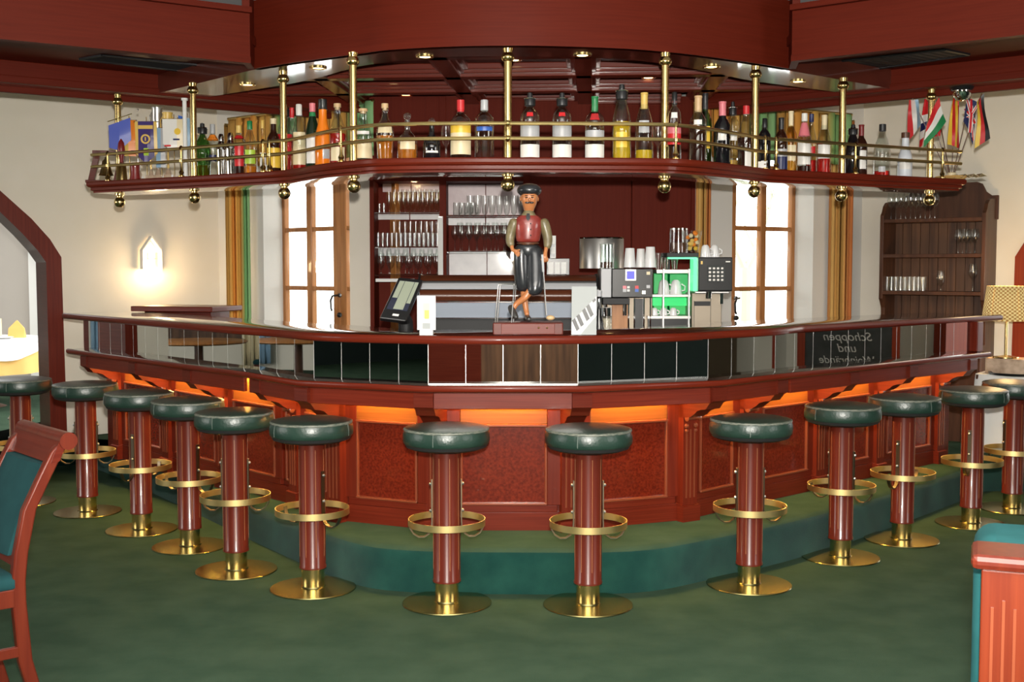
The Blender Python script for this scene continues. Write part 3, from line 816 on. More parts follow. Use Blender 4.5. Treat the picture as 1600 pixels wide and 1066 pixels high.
# recessed lamps
DL = [(387, 132, ZC, 'toward the arched doorway'), (497, 106, ZC, 'beside the thin brass pole near the orange bottle'), (664, 88.5, ZC, 'in the ring before the menu stand'), (910, 86, ZC, 'in the ring above the gin-shaped bottles'),
      (1112, 104, ZC, 'in the ring before the espresso machine'), (1247, 127, ZC, 'in the ring toward the flags'), (607, 123, 2.715, 'in the coffer behind the orange bottle'), (634, 148, 2.715, 'in the rear coffer above the till screen'),
      (1013, 121, 2.715, 'in the coffer behind the yellow bottle'), (803, 93.5, 2.715, 'in the coffer just behind the middle pole'), (720, 146, 2.715, 'in the rear coffer above the glass cabinet')]
dl0 = None
for x, y, z, w in DL:
    p = atz(x, y, z); lab = 'small round gilt ceiling lamp ' + w
    if dl0 is None:
        dl0 = thing('ceiling_lamp', lab, 'ceiling lamp', p, 0, 'recessed lamps in the canopy')
        mb = MB(); mb.lathe([(.026, .004), (.030, -.003), (.042, -.006), (.048, -.003), (.048, .004)], 'brass', n=24, caps=False); mb.build('lamp_ring', dl0, local=True)
        mb = MB(); mb.lathe([(.001, -.0035), (.028, -.003), (.028, .003), (.001, .003)], 'spot_lens', n=20); mb.build('lamp_lens', dl0, local=True)
    else: dup(dl0, p, 0, lab)
# dome camera on the rear lip
p = aty(1503, 142, 7.35); t = thing('security_camera', 'small black dome camera on the canopy edge above the flags', 'camera', (p.x, p.y, p.z))
mb = MB(); mb.lathe([(.001, .05), (.075, .05), (.08, .03), (.062, .0), (.001, 0)], 'black', n=24); mb.build('housing', t, local=True)
mb = MB(); mb.lathe([(.055, .0), (.052, -.03), (.035, -.055), (.002, -.065)], 'chrome', n=20, caps=False); mb.build('dome', t, local=True)

# ================================================================== hanging bottle shelf
ZS0, ZS = 1.97, 2.043
sp_ = [(135, 302), (272, 295.5), (408, 288.5)], [(450, 285.5), (500, 278), (552, 273), (600, 270.3), (720, 269), (800, 269), (880, 269.2), (1020, 270), (1080, 272), (1140, 277.5), (1196, 284)], [(1218, 285.5), (1340, 291), (1510, 298.5)]
sk = [tuple(atz(*q, ZS0).xy) for g in sp_ for q in g]
sl = [sk[0], sk[1]] + smooth_line(sk[2:15], 4) + [sk[15], sk[16]]
sh = thing('bottle_shelf', 'long curved mahogany bottle shelf hung from brass poles', 'hanging shelf', (0, 6.1, ZS0))
mb = MB(); mb.bandprof(sl, .34, [(.045, ZS0), (.030, ZS0 + .002), (.030, ZS0 + .012), (.018, ZS0 + .018), (.018, ZS0 + .034), (.006, ZS0 + .040), (.0, ZS0 + .050), (.0, ZS0 + .066), (.006, ZS)], 'mahogany_horizontal')
bd = mb.build('shelf_board', sh, smooth=30); bd.data.materials.append(M['mahogany_gloss'])
for p in bd.data.polygons:
    if p.normal.z < -.9: p.material_index = 1
def on_shelf(px, inset, py=260):
    return hit(px, py, offset(sl, inset))[0]
poles = [(187, 315), (304, 308), (444.5, 301), (553, 290), (793.5, 287.5), (1038, 290), (1178.5, 298), (1314.5, 305), (1452, 312)]
for i, (x, y) in enumerate(poles):
    p = atz(x, y, 1.923); r = .0195
    mb = MB(); mb.lathe([(r, ZS0 - .02), (r, ZC + .004)], 'brass', c=(p.x, p.y, 0), n=18); po = mb.build('pole', sh)
    mb = MB(); mb.lathe([(r, ZC - .064), (.027, ZC - .061), (.033, ZC - .050), (.034, ZC - .040), (.027, ZC - .026), (.022, ZC - .020), (.026, ZC)], 'brass', c=(p.x, p.y, 0), n=18, caps=False); mb.build('pole_flange', po)
    mb = MB(); c = (p.x, p.y, 0)
    mb.lathe([(.030, ZS0 + .001), (.030, ZS0 - .008), (.016, ZS0 - .014), (.014, ZS0 - .022)], 'brass', c=c, n=16, caps=False); mb.sphere((p.x, p.y, 1.919), .035, 'brass', 20); mb.build('ball_finial', po)
rl = offset(sl, .045)
rs = [rl[0]] + rl[1:]
for z in (2.214, 2.140):
    mb = MB(); mb.tube([(q[0], q[1], z) for q in rl], .0095, 'brass_rail', 8); mb.build('guard_rail', sh)
for x in (168, 283, 411, 421, 533, 1056, 1196, 1213, 1337, 1473):
    q = hit(x, 240, rl)[0]; mb = MB()
    mb.lathe([(.020, ZS), (.020, ZS + .006), (.010, ZS + .014), (.016, ZS + .028), (.008, ZS + .042), (.006, 2.13), (.014, 2.132), (.014, 2.148), (.006, 2.152), (.006, 2.205), (.014, 2.208), (.012, 2.222), (.004, 2.232)], 'brass', c=(q.x, q.y, 0), n=12)
    mb.build('rail_post', sh)
p = atz(793.5, 287.5, 1.923); q = hit(793.5, 240, rl)[0]
mb = MB()
for z in (2.214, 2.140): mb.tube([(p.x, p.y, z), (q.x, q.y, z)], .008, 'brass', 8); mb.sphere((q.x, q.y, z), .016, 'brass', 10)
mb.build('rail_post', sh)
# ================================================================== bottles on the shelf
PROF = {
 'gin':  [(.90, 0), (1, .02), (1, .60), (.96, .65), (.80, .70), (.52, .745), (.36, .775), (.32, .80), (.32, .90)],
 'tall': [(.90, 0), (1, .02), (1, .64), (.93, .70), (.66, .755), (.40, .785), (.36, .81), (.36, .92)],
 'wine': [(.92, 0), (1, .02), (1, .58), (.95, .64), (.70, .705), (.46, .75), (.40, .80), (.39, .97)],
 'slope': [(.90, 0), (1, .02), (1, .50), (.92, .58), (.70, .69), (.48, .78), (.38, .83), (.36, .94)],
 'bulb': [(.75, 0), (.84, .02), (.92, .25), (1, .42), (.98, .52), (.82, .64), (.50, .72), (.34, .77), (.32, .92)],
 'squat': [(.88, 0), (1, .03), (1, .38), (.92, .46), (.62, .54), (.34, .60), (.28, .66), (.28, .84)],
 'slim': [(.92, 0), (1, .02), (1, .44), (.88, .52), (.62, .64), (.52, .72), (.50, .80), (.50, .95)],
 'flare': [(.95, 0), (1, .02), (.90, .30), (.86, .50), (.80, .58), (.56, .70), (.42, .80), (.40, .95)],
}
def rad(prof, t):
    for (r0, t0), (r1, t1) in zip(prof, prof[1:]):
        if t0 <= t <= t1: return lerp(r0, r1, (t - t0) / max(1e-6, t1 - t0))
    return prof[-1][0]
def bottle(px, top, w, typ, glass, cap, label, liquid=None, labels=(), inset=.15, name='bottle', group='bottles on the hanging shelf', turn=0, base=None):
    p = on_shelf(px, inset) if base is None else base
    zb = ZS if base is None else base.z
    h = zat(top, p.y) - zb; R = w / 2 * p.y / F
    t = thing(name, label, 'bottle', (p.x, p.y, zb), math.atan2(p.x, p.y) * -1 + turn, group)
    pf = PROF[typ]
    mb = MB(); mb.lathe([(.001, .004)] + [(r * R, z * h) for r, z in pf], glass, n=20, caps=False); mb.build('glass_body', t, local=True, smooth=50)
    if liquid:
        k, lv = liquid; g = .93
        lp = [(.001, .012 * h)] + [(r * R * g, max(z, .014) * h) for r, z in pf if z < lv] + [(rad(pf, lv) * R * g, lv * h), (.001, lv * h)]
        mb = MB(); mb.lathe(lp, k, n=16, caps=False); mb.build('liquid', t, local=True, smooth=50)
    for k, z0, z1, ha in labels:
        mb = MB()
        if abs(rad(pf, z0) - rad(pf, z1)) < .06:
            mb.arc_strip(max(rad(pf, z0), rad(pf, z1)) * R + .0008, -PI/2 - ha, -PI/2 + ha, z0 * h, z1 * h, k, 10)
        else:
            r0, r1 = rad(pf, z0) * R, rad(pf, z1) * R
            loops = []
            for j in range(11):
                a = -PI/2 - ha + 2 * ha * j / 10; c, s_ = math.cos(a), math.sin(a)
                loops.append([((r0 + .0008) * c, (r0 + .0008) * s_, z0 * h), ((r0 + .0016) * c, (r0 + .0016) * s_, z0 * h), ((r1 + .0016) * c, (r1 + .0016) * s_, z1 * h), ((r1 + .0008) * c, (r1 + .0008) * s_, z1 * h)])
            mb.loft(loops, k)
        mb.build('paper_label', t, local=True)
    ck, kind = cap[0], cap[1]; rn = pf[-1][0] * R; zt = pf[-1][1]
    mb = MB()
    if kind == 'screw': mb.lathe([(rn * 1.05, (zt - .075) * h), (rn * 1.16, (zt - .07) * h), (rn * 1.16, h * .995), (rn * .9, h), (.001, h)], ck, n=16)
    elif kind == 'tallcap': mb.lathe([(rn * 1.05, (zt - .10) * h), (rn * 1.12, (zt - .09) * h), (rn * 1.08, h * .99), (rn * .9, h), (.001, h)], ck, n=16)
    elif kind == 'cork': mb.lathe([(rn * .8, (zt - .04) * h), (rn * .8, zt * h), (rn * 1.25, zt * h), (rn * 1.2, h), (.001, h)], ck, n=16)
    elif kind == 'ball': mb.lathe([(rn * .6, (zt - .03) * h), (rn * .7, zt * h), (rn * .5, (zt + .02) * h)], 'glass_bottle', n=12); mb.sphere((0, 0, h * (.5 + zt / 2)), rn * 1.35, 'glass_bottle', 14)
    elif kind == 'pourer':
        mb.lathe([(rn * 1.2, .79 * h), (rn * 1.75, .80 * h), (rn * 1.85, .90 * h), (rn * 1.7, .915 * h), (rn * .9, .92 * h), (rn * .8, .985 * h), (.001, h)], ck, n=16)
        mb.lathe([(rn * 1.9, .898 * h), (rn * 1.98, .905 * h), (rn * 1.9, .912 * h)], 'chrome', n=16)
    elif kind == 'capsule': mb.lathe([(rn * 1.04, .76 * h), (rn * 1.08, .77 * h), (rn * 1.08, .97 * h), (rn * 1.2, .975 * h), (rn * 1.15, h), (.001, h)], ck, n=16)
    mb.build('bottle_cap', t, local=True)
    return t
B = bottle
HA = 1.25
B(317, 192, 26, 'bulb', 'glass_green', ('c_black2', 'pourer'), 'green shouldered bottle with black pourer next to the white tube', ('l_amber', .22), [])
B(333, 194, 20, 'tall', 'glass_bottle', ('c_silver', 'tallcap'), 'clear bottle with silver cap and orange neck band', None, [('c_orange', .70, .80, 3.1), ('c_navy', .30, .42, HA)], .2)
# two cocktail shakers
for px, top, w, l in ((346, 209, 15, 'chrome cocktail shaker beside the orange banded bottle'), (360.5, 207, 15, 'chrome cocktail shaker beside the red capped bottle')):
    p = on_shelf(px, .13); h = zat(top, p.y) - ZS; R = w / 2 * p.y / F
    t = thing('cocktail_shaker', l, 'cocktail shaker', (p.x, p.y, ZS), 0, 'chrome shakers on the hanging shelf')
    mb = MB(); mb.lathe([(R * .8, 0), (R * .82, .01), (R, .62 * h)], 'chrome', n=18); mb.build('cup', t, local=True)
    mb = MB(); mb.lathe([(R * 1.02, .62 * h), (R * .98, .70 * h), (R * .55, .82 * h), (R * .55, .84 * h)], 'chrome', n=18); mb.build('strainer_top', t, local=True)
    mb = MB(); mb.lathe([(R * .58, .83 * h), (R * .58, .93 * h), (R * .4, .99 * h), (.001, h)], 'chrome', n=16); mb.build('cap', t, local=True)
B(374, 196, 21, 'tall', 'glass_bottle', ('c_gold', 'screw'), 'clear bottle with red and gold neck and red label', ('l_dark', .5), [('c_red', .74, .80, 3.1), ('c_red', .18, .58, .7)])
B(391, 189, 21, 'slope', 'glass_bottle', ('c_green', 'tallcap'), 'clear bottle with tall green cap and lime label', ('l_amber', .16), [('c_lime', .20, .46, .8)])
B(411, 188, 9, 'slim', 'glass_gold', ('c_gold', 'tallcap'), 'very slim bottle with a long gold cap at the rail joint', None, [('c_white2', .15, .4, HA)], .17)
B(428, 185, 21, 'wine', 'g_brown', ('c_cream', 'screw'), 'dark brown bottle with cream cap and yellow label', None, [('c_yellow', .10, .46, HA)])
B(446, 160, 26, 'bulb', 'glass_bottle', ('c_black2', 'pourer'), 'ornate clear bottle with black pourer behind a brass pole', ('l_red', .25), [('c_red', .25, .55, HA)], .21)
B(457, 168, 17, 'tall', 'glass_bottle', ('c_red', 'screw'), 'narrow clear bottle with bright red cap', ('l_amber', .3), [('c_orange', .15, .5, .8)], .25)
B(468, 163, 24, 'slope', 'glass_bottle', ('c_white2', 'tallcap'), 'clear sloping bottle with white cap and red contents', ('l_red', .42), [('c_cream', .10, .58, .9)])
B(489, 161, 23, 'slope', 'g_darkgreen', ('c_pink', 'screw'), 'dark green bottle with pink cap and green neck label', None, [('c_green', .80, .86, 3.1), ('c_white2', .10, .52, .95)])
B(505, 155, 25, 'slim', 'g_orange', ('c_black2', 'tallcap'), 'opaque orange bottle with black neck cap', None, [('c_silver', .14, .28, .5)], turn=.5)
B(528, 162, 26, 'slope', 'glass_bottle', ('c_cork', 'cork'), 'clear corked bottle of red spirit with cream label', ('l_red', .52), [('c_cream', .08, .30, .9)])
B(568, 170, 29, 'flare', 'glass_bottle', ('c_cork', 'cork'), 'clear corked bottle with wide cream label by the brass pole', None, [('c_cream', .08, .42, HA), ('c_white2', .52, .58, .8)])
B(602, 162, 28, 'bulb', 'glass_bottle', ('c_cork', 'cork'), 'round shouldered corked bottle of amber spirit', ('l_amber', .44), [('c_cream', .48, .60, .9)])
B(637, 176, 31, 'squat', 'glass_bottle', ('c_black2', 'ball'), 'squat decanter of amber spirit with glass ball stopper', ('l_amber', .33), [('c_cream', .22, .40, .8)])
B(675, 184, 27, 'squat', 'g_black', ('c_black2', 'ball'), 'square shouldered black bottle with white label', None, [('c_white2', .16, .52, .75)])
B(720, 156, 32, 'gin', 'glass_bottle', ('c_red', 'screw'), 'clear bottle with red cap and yellow topped label', None, [('c_red', .80, .83, 3.1), ('c_yellow', .44, .60, HA), ('c_cream', .08, .44, HA)])
B(757, 156, 30, 'tall', 'glass_bottle', ('c_silver', 'tallcap'), 'plain clear bottle with silver cap and blue print', None, [('c_blue', .47, .54, .9)])
B(828, 144, 30, 'gin', 'glass_bottle', ('c_black2', 'pourer'), 'first clear bottle right of the middle pole, black pourer, white label', None, [('c_silver', .28, .50, HA), ('c_white2', .03, .22, HA), ('c_red', .63, .69, .35)])
B(878, 144, 30, 'gin', 'glass_bottle', ('c_black2', 'pourer'), 'second clear bottle right of the middle pole, black pourer, white label', None, [('c_silver', .28, .50, HA), ('c_white2', .03, .22, HA), ('c_red', .63, .69, .35)])
B(929, 151, 30, 'gin', 'glass_bottle', ('c_green', 'capsule'), 'clear bottle with green neck and red shoulder label', None, [('c_silver', .30, .46, HA), ('c_white2', .03, .24, HA), ('c_red', .62, .72, .5)])
B(971, 131, 29, 'slope', 'glass_bottle', ('c_black2', 'pourer'), 'tallest bottle on the shelf, yellow contents and black pourer', ('l_yellow', .50), [('c_yellow', .16, .36, .6)])
B(1006, 145, 28, 'slope', 'glass_bottle', ('c_gold', 'capsule'), 'clear bottle with gold neck and a little yellow liquid', ('l_yellow', .15), [('c_silver', .40, .58, .6)])
B(1053, 144, 21, 'tall', 'glass_bottle', ('c_black2', 'tallcap'), 'clear bottle with black and pink cap and pink label', ('l_dark', .22), [('c_pink', .84, .87, 3.1), ('c_pink', .40, .52, HA), ('c_red', .24, .40, HA), ('c_white2', .62, .70, .45)])
B(1090, 150, 27, 'wine', 'glass_bottle', ('c_cork', 'capsule'), 'wine bottle with gold capsule and dark red contents', ('l_dark', .56), [('c_white2', .57, .64, .45)])
B(1101, 146, 21, 'wine', 'glass_green', ('c_black2', 'capsule'), 'green bottle with black neck and yellow label behind the gold capsuled wine', None, [('c_yellow', .25, .55, .8)], .23)
B(1128, 159, 26, 'wine', 'g_black', ('c_pink', 'capsule'), 'black bottle with green shoulder and red capsule', None, [('c_white2', .40, .55, .5)])
B(1144, 158, 19, 'tall', 'glass_bottle', ('c_black2', 'pourer'), 'clear slim bottle with black pourer and round white label', ('l_gold', .14), [('c_white2', .42, .56, .8)], .2)
B(1165, 165, 25, 'slope', 'glass_bottle', ('c_red', 'screw'), 'bottle with red cap and black contents by the brass pole', ('l_dark', .50), [('c_white2', .05, .28, .5)], turn=.4)
B(1194, 185, 19, 'tall', 'g_black', ('c_black2', 'tallcap'), 'all black bottle behind the rail joint', None, [('c_white2', .1, .2, .5)], .17)
B(1220, 184, 20, 'wine', 'g_brown', ('c_black2', 'capsule'), 'dark brown bottle with blue bottom label', None, [('c_navy', .05, .28, HA), ('c_silver', .28, .42, HA)])
B(1235, 174, 22, 'bulb', 'glass_gold', ('c_cream', 'capsule'), 'golden bottle with slender pale neck', ('l_gold', .3), [('c_cream', .2, .45, .8)], .2)
B(1256, 177, 22, 'slope', 'glass_bottle', ('c_white2', 'screw'), 'clear bottle with white cap and tall pale label', ('l_dark', .12), [('c_white2', .14, .52, 1.0), ('c_pink', .62, .84, 3.1)])
B(1267, 178, 17, 'slope', 'glass_bottle', ('c_navy', 'screw'), 'clear bottle with navy cap and orange red contents', ('l_red', .24), [('c_red', .30, .46, .8)], .23)
B(1287, 180, 22, 'slope', 'glass_bottle', ('c_cream', 'capsule'), 'clear bottle with cream capsule and red contents by the pole', ('l_red', .26), [('c_darkred', .50, .54, 1.2), ('c_white2', .26, .50, .9)])
B(1332, 194, 22, 'slope', 'g_black', ('c_black2', 'pourer'), 'black bottle with black pourer before the pale wall', None, [], .17)
B(1345, 195, 19, 'wine', 'g_brown', ('c_darkred', 'capsule'), 'dark bottle with red capsule and white label before the pale wall', None, [('c_white2', .14, .50, .9)], .17)
B(1378, 194, 25, 'slope', 'glass_bottle', ('c_black2', 'screw'), 'clear bottle with black cap and a little red liquid', ('l_red', .12), [('c_silver', .1, .2, .4)], .17)
B(1414, 207, 22, 'slim', 'g_frost', ('c_brown', 'screw'), 'frosted white bottle with brown cap, last toward the flags', None, [('c_white2', .2, .4, .8)], .17)
# small things among the bottles
def shelf_glass(px, top, w, label, stem=True, inset=.2):
    p = on_shelf(px, inset); h = zat(top, p.y) - ZS; R = w / 2 * p.y / F
    mb = MB()
    if stem: mb.lathe([(R * .8, .0), (R * .75, .004), (.006, .02), (.005, .4 * h), (R * .7, .52 * h), (R, .72 * h), (R * .8, h)], 'glass', n=16, caps=False)
    else: mb.lathe([(R * .8, 0), (R, h)], 'glass', n=16, caps=False)
    o = mb.build('stem_glass'); o.location = (p.x, p.y, ZS); tag(o, label, 'glass')
shelf_glass(697, 196, 15, 'small stemmed glass beside the red capped clear bottle'); shelf_glass(1028, 192, 17, 'stemmed brandy glass just before the brass pole', inset=.2)
p = on_shelf(1180, .10); t = thing('small_carton', 'small white carton lying on the shelf by the rail joint', 'box', (p.x, p.y, ZS), -.35)
mb = MB(); mb.box((0, 0, .022), (.13, .05, .044), 'paper'); mb.build('carton', t, local=True, bevel=.002); mb = MB(); mb.box((-.02, -.0255, .026), (.03, .001, .016), 'c_pink'); mb.build('printed_mark', t, local=True)

# ================================================================== pennants and trophies at the sconce wall end
def pennant(px, top, bot, w, cols, label, inset=.14, skew=0, emblem=None, point=True, rz=0, sway=0):
    p = on_shelf(px, inset); zt = zat(top, p.y); zb = max(zat(bot, p.y), ZS + .03); W = w * p.y / F / 2; h = zt - zb
    t = thing('table_pennant', label, 'pennant', (p.x, p.y, ZS), rz, 'pennants on the hanging shelf')
    mb = MB(); mb.lathe([(.001, 0), (.032, 0), (.03, .008), (.006, .012), (.006, .03)], 'marble', n=16); mb.build('stand_foot', t, local=True)
    H = zt - ZS
    mb = MB(); mb.tube([(0, .012, .01), (0, .012, H + .03)], .003, 'brass', 6); mb.tube([(-W - .008, .006, H), (W + .008, .006, H + skew)], .0028, 'brass', 6); mb.build('rod', t, local=True)
    mb = MB(); n = len(cols); th = .0016; NY = 8
    def front(x, f): return -.002 - .012 * math.sin(f * 2.4 + x * 40) * f - sway * f
    for i, k in enumerate(cols):
        x0, x1 = -W + 2 * W * i / n, -W + 2 * W * (i + 1) / n
        loops = []
        for j in range(NY + 1):
            f = j / NY
            def zz(x):
                tip = 0 if point else .0
                full = h - (.25 * h * abs(x / W) if point else 0)
                return H + skew * (x / W) * .5 - full * f
            loops.append([(x0, front(x0, f), zz(x0)), (x1, front(x1, f), zz(x1)), (x1, front(x1, f) + th, zz(x1)), (x0, front(x0, f) + th, zz(x0))])
        mb.loft(loops, k)
    o = mb.build('cloth', t, local=True)
    if emblem:
        for (k, ex, ez, r, kind) in emblem:
            mb = MB(); f = (1 - ez); y = front(ex * W, f) - .004
            zc = H - h * (1 - ez) * .95
            Tm = Matrix.Rotation(PI/2, 4, 'X')
            if kind == 'disc': mb.lathe([(.001, -.001), (r, -.001), (r, .001), (.001, .001)], k, c=(ex * W, y, zc), n=18, T=Tm)
            if kind == 'ring': mb.lathe([(r * .66, -.001), (r, -.001), (r, .001), (r * .66, .001), (r * .66, -.001)], k, c=(ex * W, y - .001, zc), n=18, T=Tm, caps=False)
            if kind == 'bar': mb.box((ex * W, y, zc), (r * 2, .002, r * .5), k)
            if kind == 'block': mb.box((ex * W, y, zc), (r, .002, r * 1.5), k)
            if kind == 'upright': mb.box((ex * W, y - .003, zc), (r * .3, .002, r), k)
            mb.build('emblem', o, local=True)
    return t
pennant(188, 190, 236, 34, ['c_satin', 'c_satin'], 'shiny blue satin pennant hanging askew at the shelf end', skew=.05, inset=.16)
pennant(202, 188, 244, 22, ['c_gold', 'c_orange'], 'plain orange yellow pennant beside the purple one', inset=.2, point=False)
pennant(229, 190, 256, 34, ['c_gold', 'c_purple', 'c_purple', 'c_purple', 'c_purple', 'c_purple', 'c_gold'], 'purple pennant with gold border, gold ring emblem and green shield', inset=.10,
        emblem=[('c_gold', 0, .56, .030, 'ring'), ('c_purple', 0, .56, .018, 'disc'), ('c_gold', 0, .56, .024, 'upright'), ('c_lime', .05, .24, .030, 'block'), ('c_gold', 0, .86, .045, 'bar')])
pennant(272, 186, 238, 34, ['c_white2', 'c_white2', 'c_cream'], 'wide white pennant with a few dark strokes', inset=.17, emblem=[('c_yellow', .4, .6, .02, 'disc'), ('c_red', -.5, .15, .02, 'bar'), ('c_navy', .3, .35, .02, 'bar')])
pennant(293, 184, 230, 26, ['c_blue', 'c_lightblue'], 'bright blue pennant behind the white tube', inset=.24, skew=-.03)
pennant(252, 200, 262, 14, ['c_lightblue', 'c_silver'], 'pale blue grey pennant hidden beside the purple one', inset=.21, point=False)
def trophy(px, top, w, k, label, inset=.24, cup=True):
    p = on_shelf(px, inset); h = zat(top, p.y) - ZS; R = w / 2 * p.y / F
    t = thing('trophy', label, 'trophy', (p.x, p.y, ZS), 0, 'trophies on the hanging shelf')
    mb = MB(); mb.box((0, 0, .02), (R * 1.5, R * 1.5, .04), 'marble'); mb.lathe([(R * .6, .04), (R * .5, .06), (R * .22, .08)], 'marble', n=16); mb.build('plinth', t, local=True)
    mb = MB()
    if cup: mb.lathe([(R * .22, .08), (R * .12, .45 * h), (R * .2, .55 * h), (R * .75, .68 * h), (R, .85 * h), (R * .95, .97 * h), (R * 1.05, h)], k, n=18, caps=False)
    else:
        mb.lathe([(R * .25, .08), (R * .16, .5 * h), (R * .35, .56 * h), (R * .15, .6 * h)], k, n=14); mb.sphere((0, 0, .72 * h), R * .35, k, 12, (.8, .6, 1.7)); mb.sphere((0, 0, .92 * h), R * .22, k, 12)
    b_ = mb.build('cup' if cup else 'figure', t, local=True)
    if cup:
        for q in (-1, 1):
            mb = MB(); mb.tube([(q * R * .7, 0, .68 * h), (q * R * 1.35, 0, .74 * h), (q * R * 1.4, 0, .88 * h), (q * R * .95, 0, .94 * h)], R * .08, k, 6); mb.build('cup_handle', t, local=True)
    return t
trophy(217, 162, 15, 'chrome', 'tall silver trophy figure above the purple pennant', cup=False); trophy(247, 168, 17, 'steel', 'silver cup between the purple and white pennants')
trophy(263, 176, 16, 'c_gold', 'small gold cup with handles behind the white pennant'); trophy(236, 172, 13, 'brass', 'slim gilt trophy figure behind the purple pennant', cup=False)
p = on_shelf(290, .12); h = zat(154, p.y) - ZS
t = thing('white_tube', 'slender white tube with round ends standing among the pennants', 'tube', (p.x, p.y, ZS))
mb = MB(); mb.lathe([(.013, .012), (.013, h - .012)], 'white', n=14); mb.build('tube', t, local=True)
for z, nm in ((0, 'foot'), (h - .012, 'tip')):
    mb = MB(); mb.lathe([(.020, z), (.020, z + .014)], 'white', n=14); mb.build(nm, t, local=True)
# bell hung in a small wooden frame at the very end
p = on_shelf(168, .17); ph = zat(236, p.y) - ZS
t = thing('bar_bell', 'brass bell in a leaning brown wooden frame at the shelf end', 'bell', (p.x - .01, p.y, ZS), .2)
mb = MB(); T = Matrix.Rotation(.10, 4, 'Y')
for x_, lean in ((-.095, .16), (.06, .16)):
    lo = [[(x_ + a_ + (lean * .30 * z / ph), b_, z) for a_, b_ in ((-.019, -.02), (.019, -.02), (.019, .02), (-.019, .02))] for z in (0.0, ph)]
    mb.loft(lo, 'mahogany_dark')
mb.box((.03, 0, ph - .014), (.22, .04, .032), 'mahogany_dark'); mb.box((-.01, 0, .009), (.23, .07, .018), 'mahogany_dark'); mb.build('bell_frame', t, local=True, smooth=0, bevel=.002)
mb = MB(); mb.lathe([(.048, .05), (.042, .06), (.03, .10), (.024, .14), (.008, .155), (.006, .17)], 'brass_old', n=18, caps=False); mb.build('bell', t, local=True)
mb = MB(); mb.tube([(0, 0, .12), (0, 0, .03)], .003, 'brass', 6); mb.sphere((0, 0, .035), .009, 'brass', 8); mb.build('clapper', t, local=True)
p = on_shelf(190, .13); t = thing('hand_bell', 'small brass pot with a dark red wooden handle near the bell', 'hand bell', (p.x, p.y, ZS))
mb = MB(); mb.lathe([(.03, 0), (.036, .005), (.028, .10), (.01, .12)], 'brass_old', n=16); mb.build('bell', t, local=True)
mb = MB(); mb.lathe([(.008, .12), (.014, .15), (.024, .20), (.018, .245), (.004, .27)], 'c_darkred', n=14); mb.build('handle', t, local=True)
p = on_shelf(211, .10); t = thing('small_mug', 'small red brown mug in front of the orange pennant', 'mug', (p.x, p.y, ZS))
mb = MB(); mb.lathe([(.03, 0), (.034, .004), (.028, .05), (.032, .095), (.026, .095), (.024, .05), (.001, .01)], 'c_darkred', n=18); mb.build('cup', t, local=True)

# ================================================================== table flags at the lamp wall end
p0 = on_shelf(1487, .17); t = thing('flag_stand', 'round woven tray that holds the little national flags', 'flag stand', (p0.x, p0.y, ZS))
mb = MB(); mb.lathe([(.001, .012), (.06, .012), (.095, .03), (.10, .026), (.065, .004), (.001, .004)], 'cloth_yellow', n=24); mb.build('tray', t, local=True)
mb = MB(); mb.lathe([(.001, .012), (.03, .012), (.028, .05), (.022, .055), (.001, .055)], 'c_cream', n=16); mb.build('holder', t, local=True)
# folded fan-like paper behind it
pf = on_shelf(1503, .1); t = thing('folded_chart', 'crumpled pale paper sticking out past the shelf end', 'paper', (pf.x, pf.y, ZS))
mb = MB(); L_ = []
for j in range(9):
    f = j / 8; L_.append([(-.06 + .20 * f, -.05 + .02 * (j % 2), .012 + .02 * (j % 2) + .01 * f), (-.06 + .20 * f, .06, .02 + .015 * ((j + 1) % 2)), (-.06 + .20 * f, .06, .022 + .015 * ((j + 1) % 2)), (-.06 + .20 * f, -.05 + .02 * (j % 2), .014 + .02 * (j % 2) + .01 * f)])
mb.loft(L_, 'c_cream'); mb.build('paper', t, local=True)
def flag(pole_top, corners, stripes, label, dirn=0, extra=None, yoff=0):
    """corners: hoist top, hoist bottom, fly bottom, fly top in the picture at the depth of the stand"""
    Y = p0.y + yoff
    a = [aty(x, y, Y) for x, y in corners]
    tp_ = aty(*pole_top, Y); b = Vector((p0.x + (tp_.x - p0.x) * .05, p0.y, ZS + .02))
    t = thing('national_flag', label, 'flag', b, 0, 'small national flags at the shelf end')
    mb = MB(); mb.tube([b, tp_], .0028, 'c_brown', 6); mb.build('flag_pole', t)
    mb = MB(); n = len(stripes); NX = 6
    def pt(u_, v):   # u_ along fly, v from top (0) to bottom
        top = lerp(a[0], a[3], u_); bot = lerp(a[1], a[2], u_); q = lerp(top, bot, v)
        q = q.copy(); q.y += .018 * math.sin(u_ * 5 + v * 3) - .006; return q
    for i, k in enumerate(stripes):
        loops = []
        for j in range(NX + 1):
            f = j / NX
            if dirn == 0: A, Bq = pt(f, i / n), pt(f, (i + 1) / n)
            else: A, Bq = pt(i / n, f), pt((i + 1) / n, f)
            o_ = Vector((0, .0015, 0)); loops.append([A, Bq, Bq + o_, A + o_])
        mb.loft(loops, k)
    c = mb.build('flag_cloth', t)
    if extra:
        mb = MB()
        for (u0, v0, u1, v1, w, k, lift) in extra:
            A, Bq = pt(u0, v0), pt(u1, v1); mid = pt((u0 + u1) / 2, (v0 + v1) / 2); o_ = Vector((0, -lift, 0))
            d = (Bq - A).normalized(); side = Vector((-d.z, 0, d.x)) * w
            mb.loft([[A + o_ + side, A + o_ - side, A + o_ * .4 - side, A + o_ * .4 + side], [mid + o_ + side, mid + o_ - side, mid + o_ * .4 - side, mid + o_ * .4 + side], [Bq + o_ + side, Bq + o_ - side, Bq + o_ * .4 - side, Bq + o_ * .4 + side]], k)
        mb.build('flag_crosses', c if False else t)
    return t
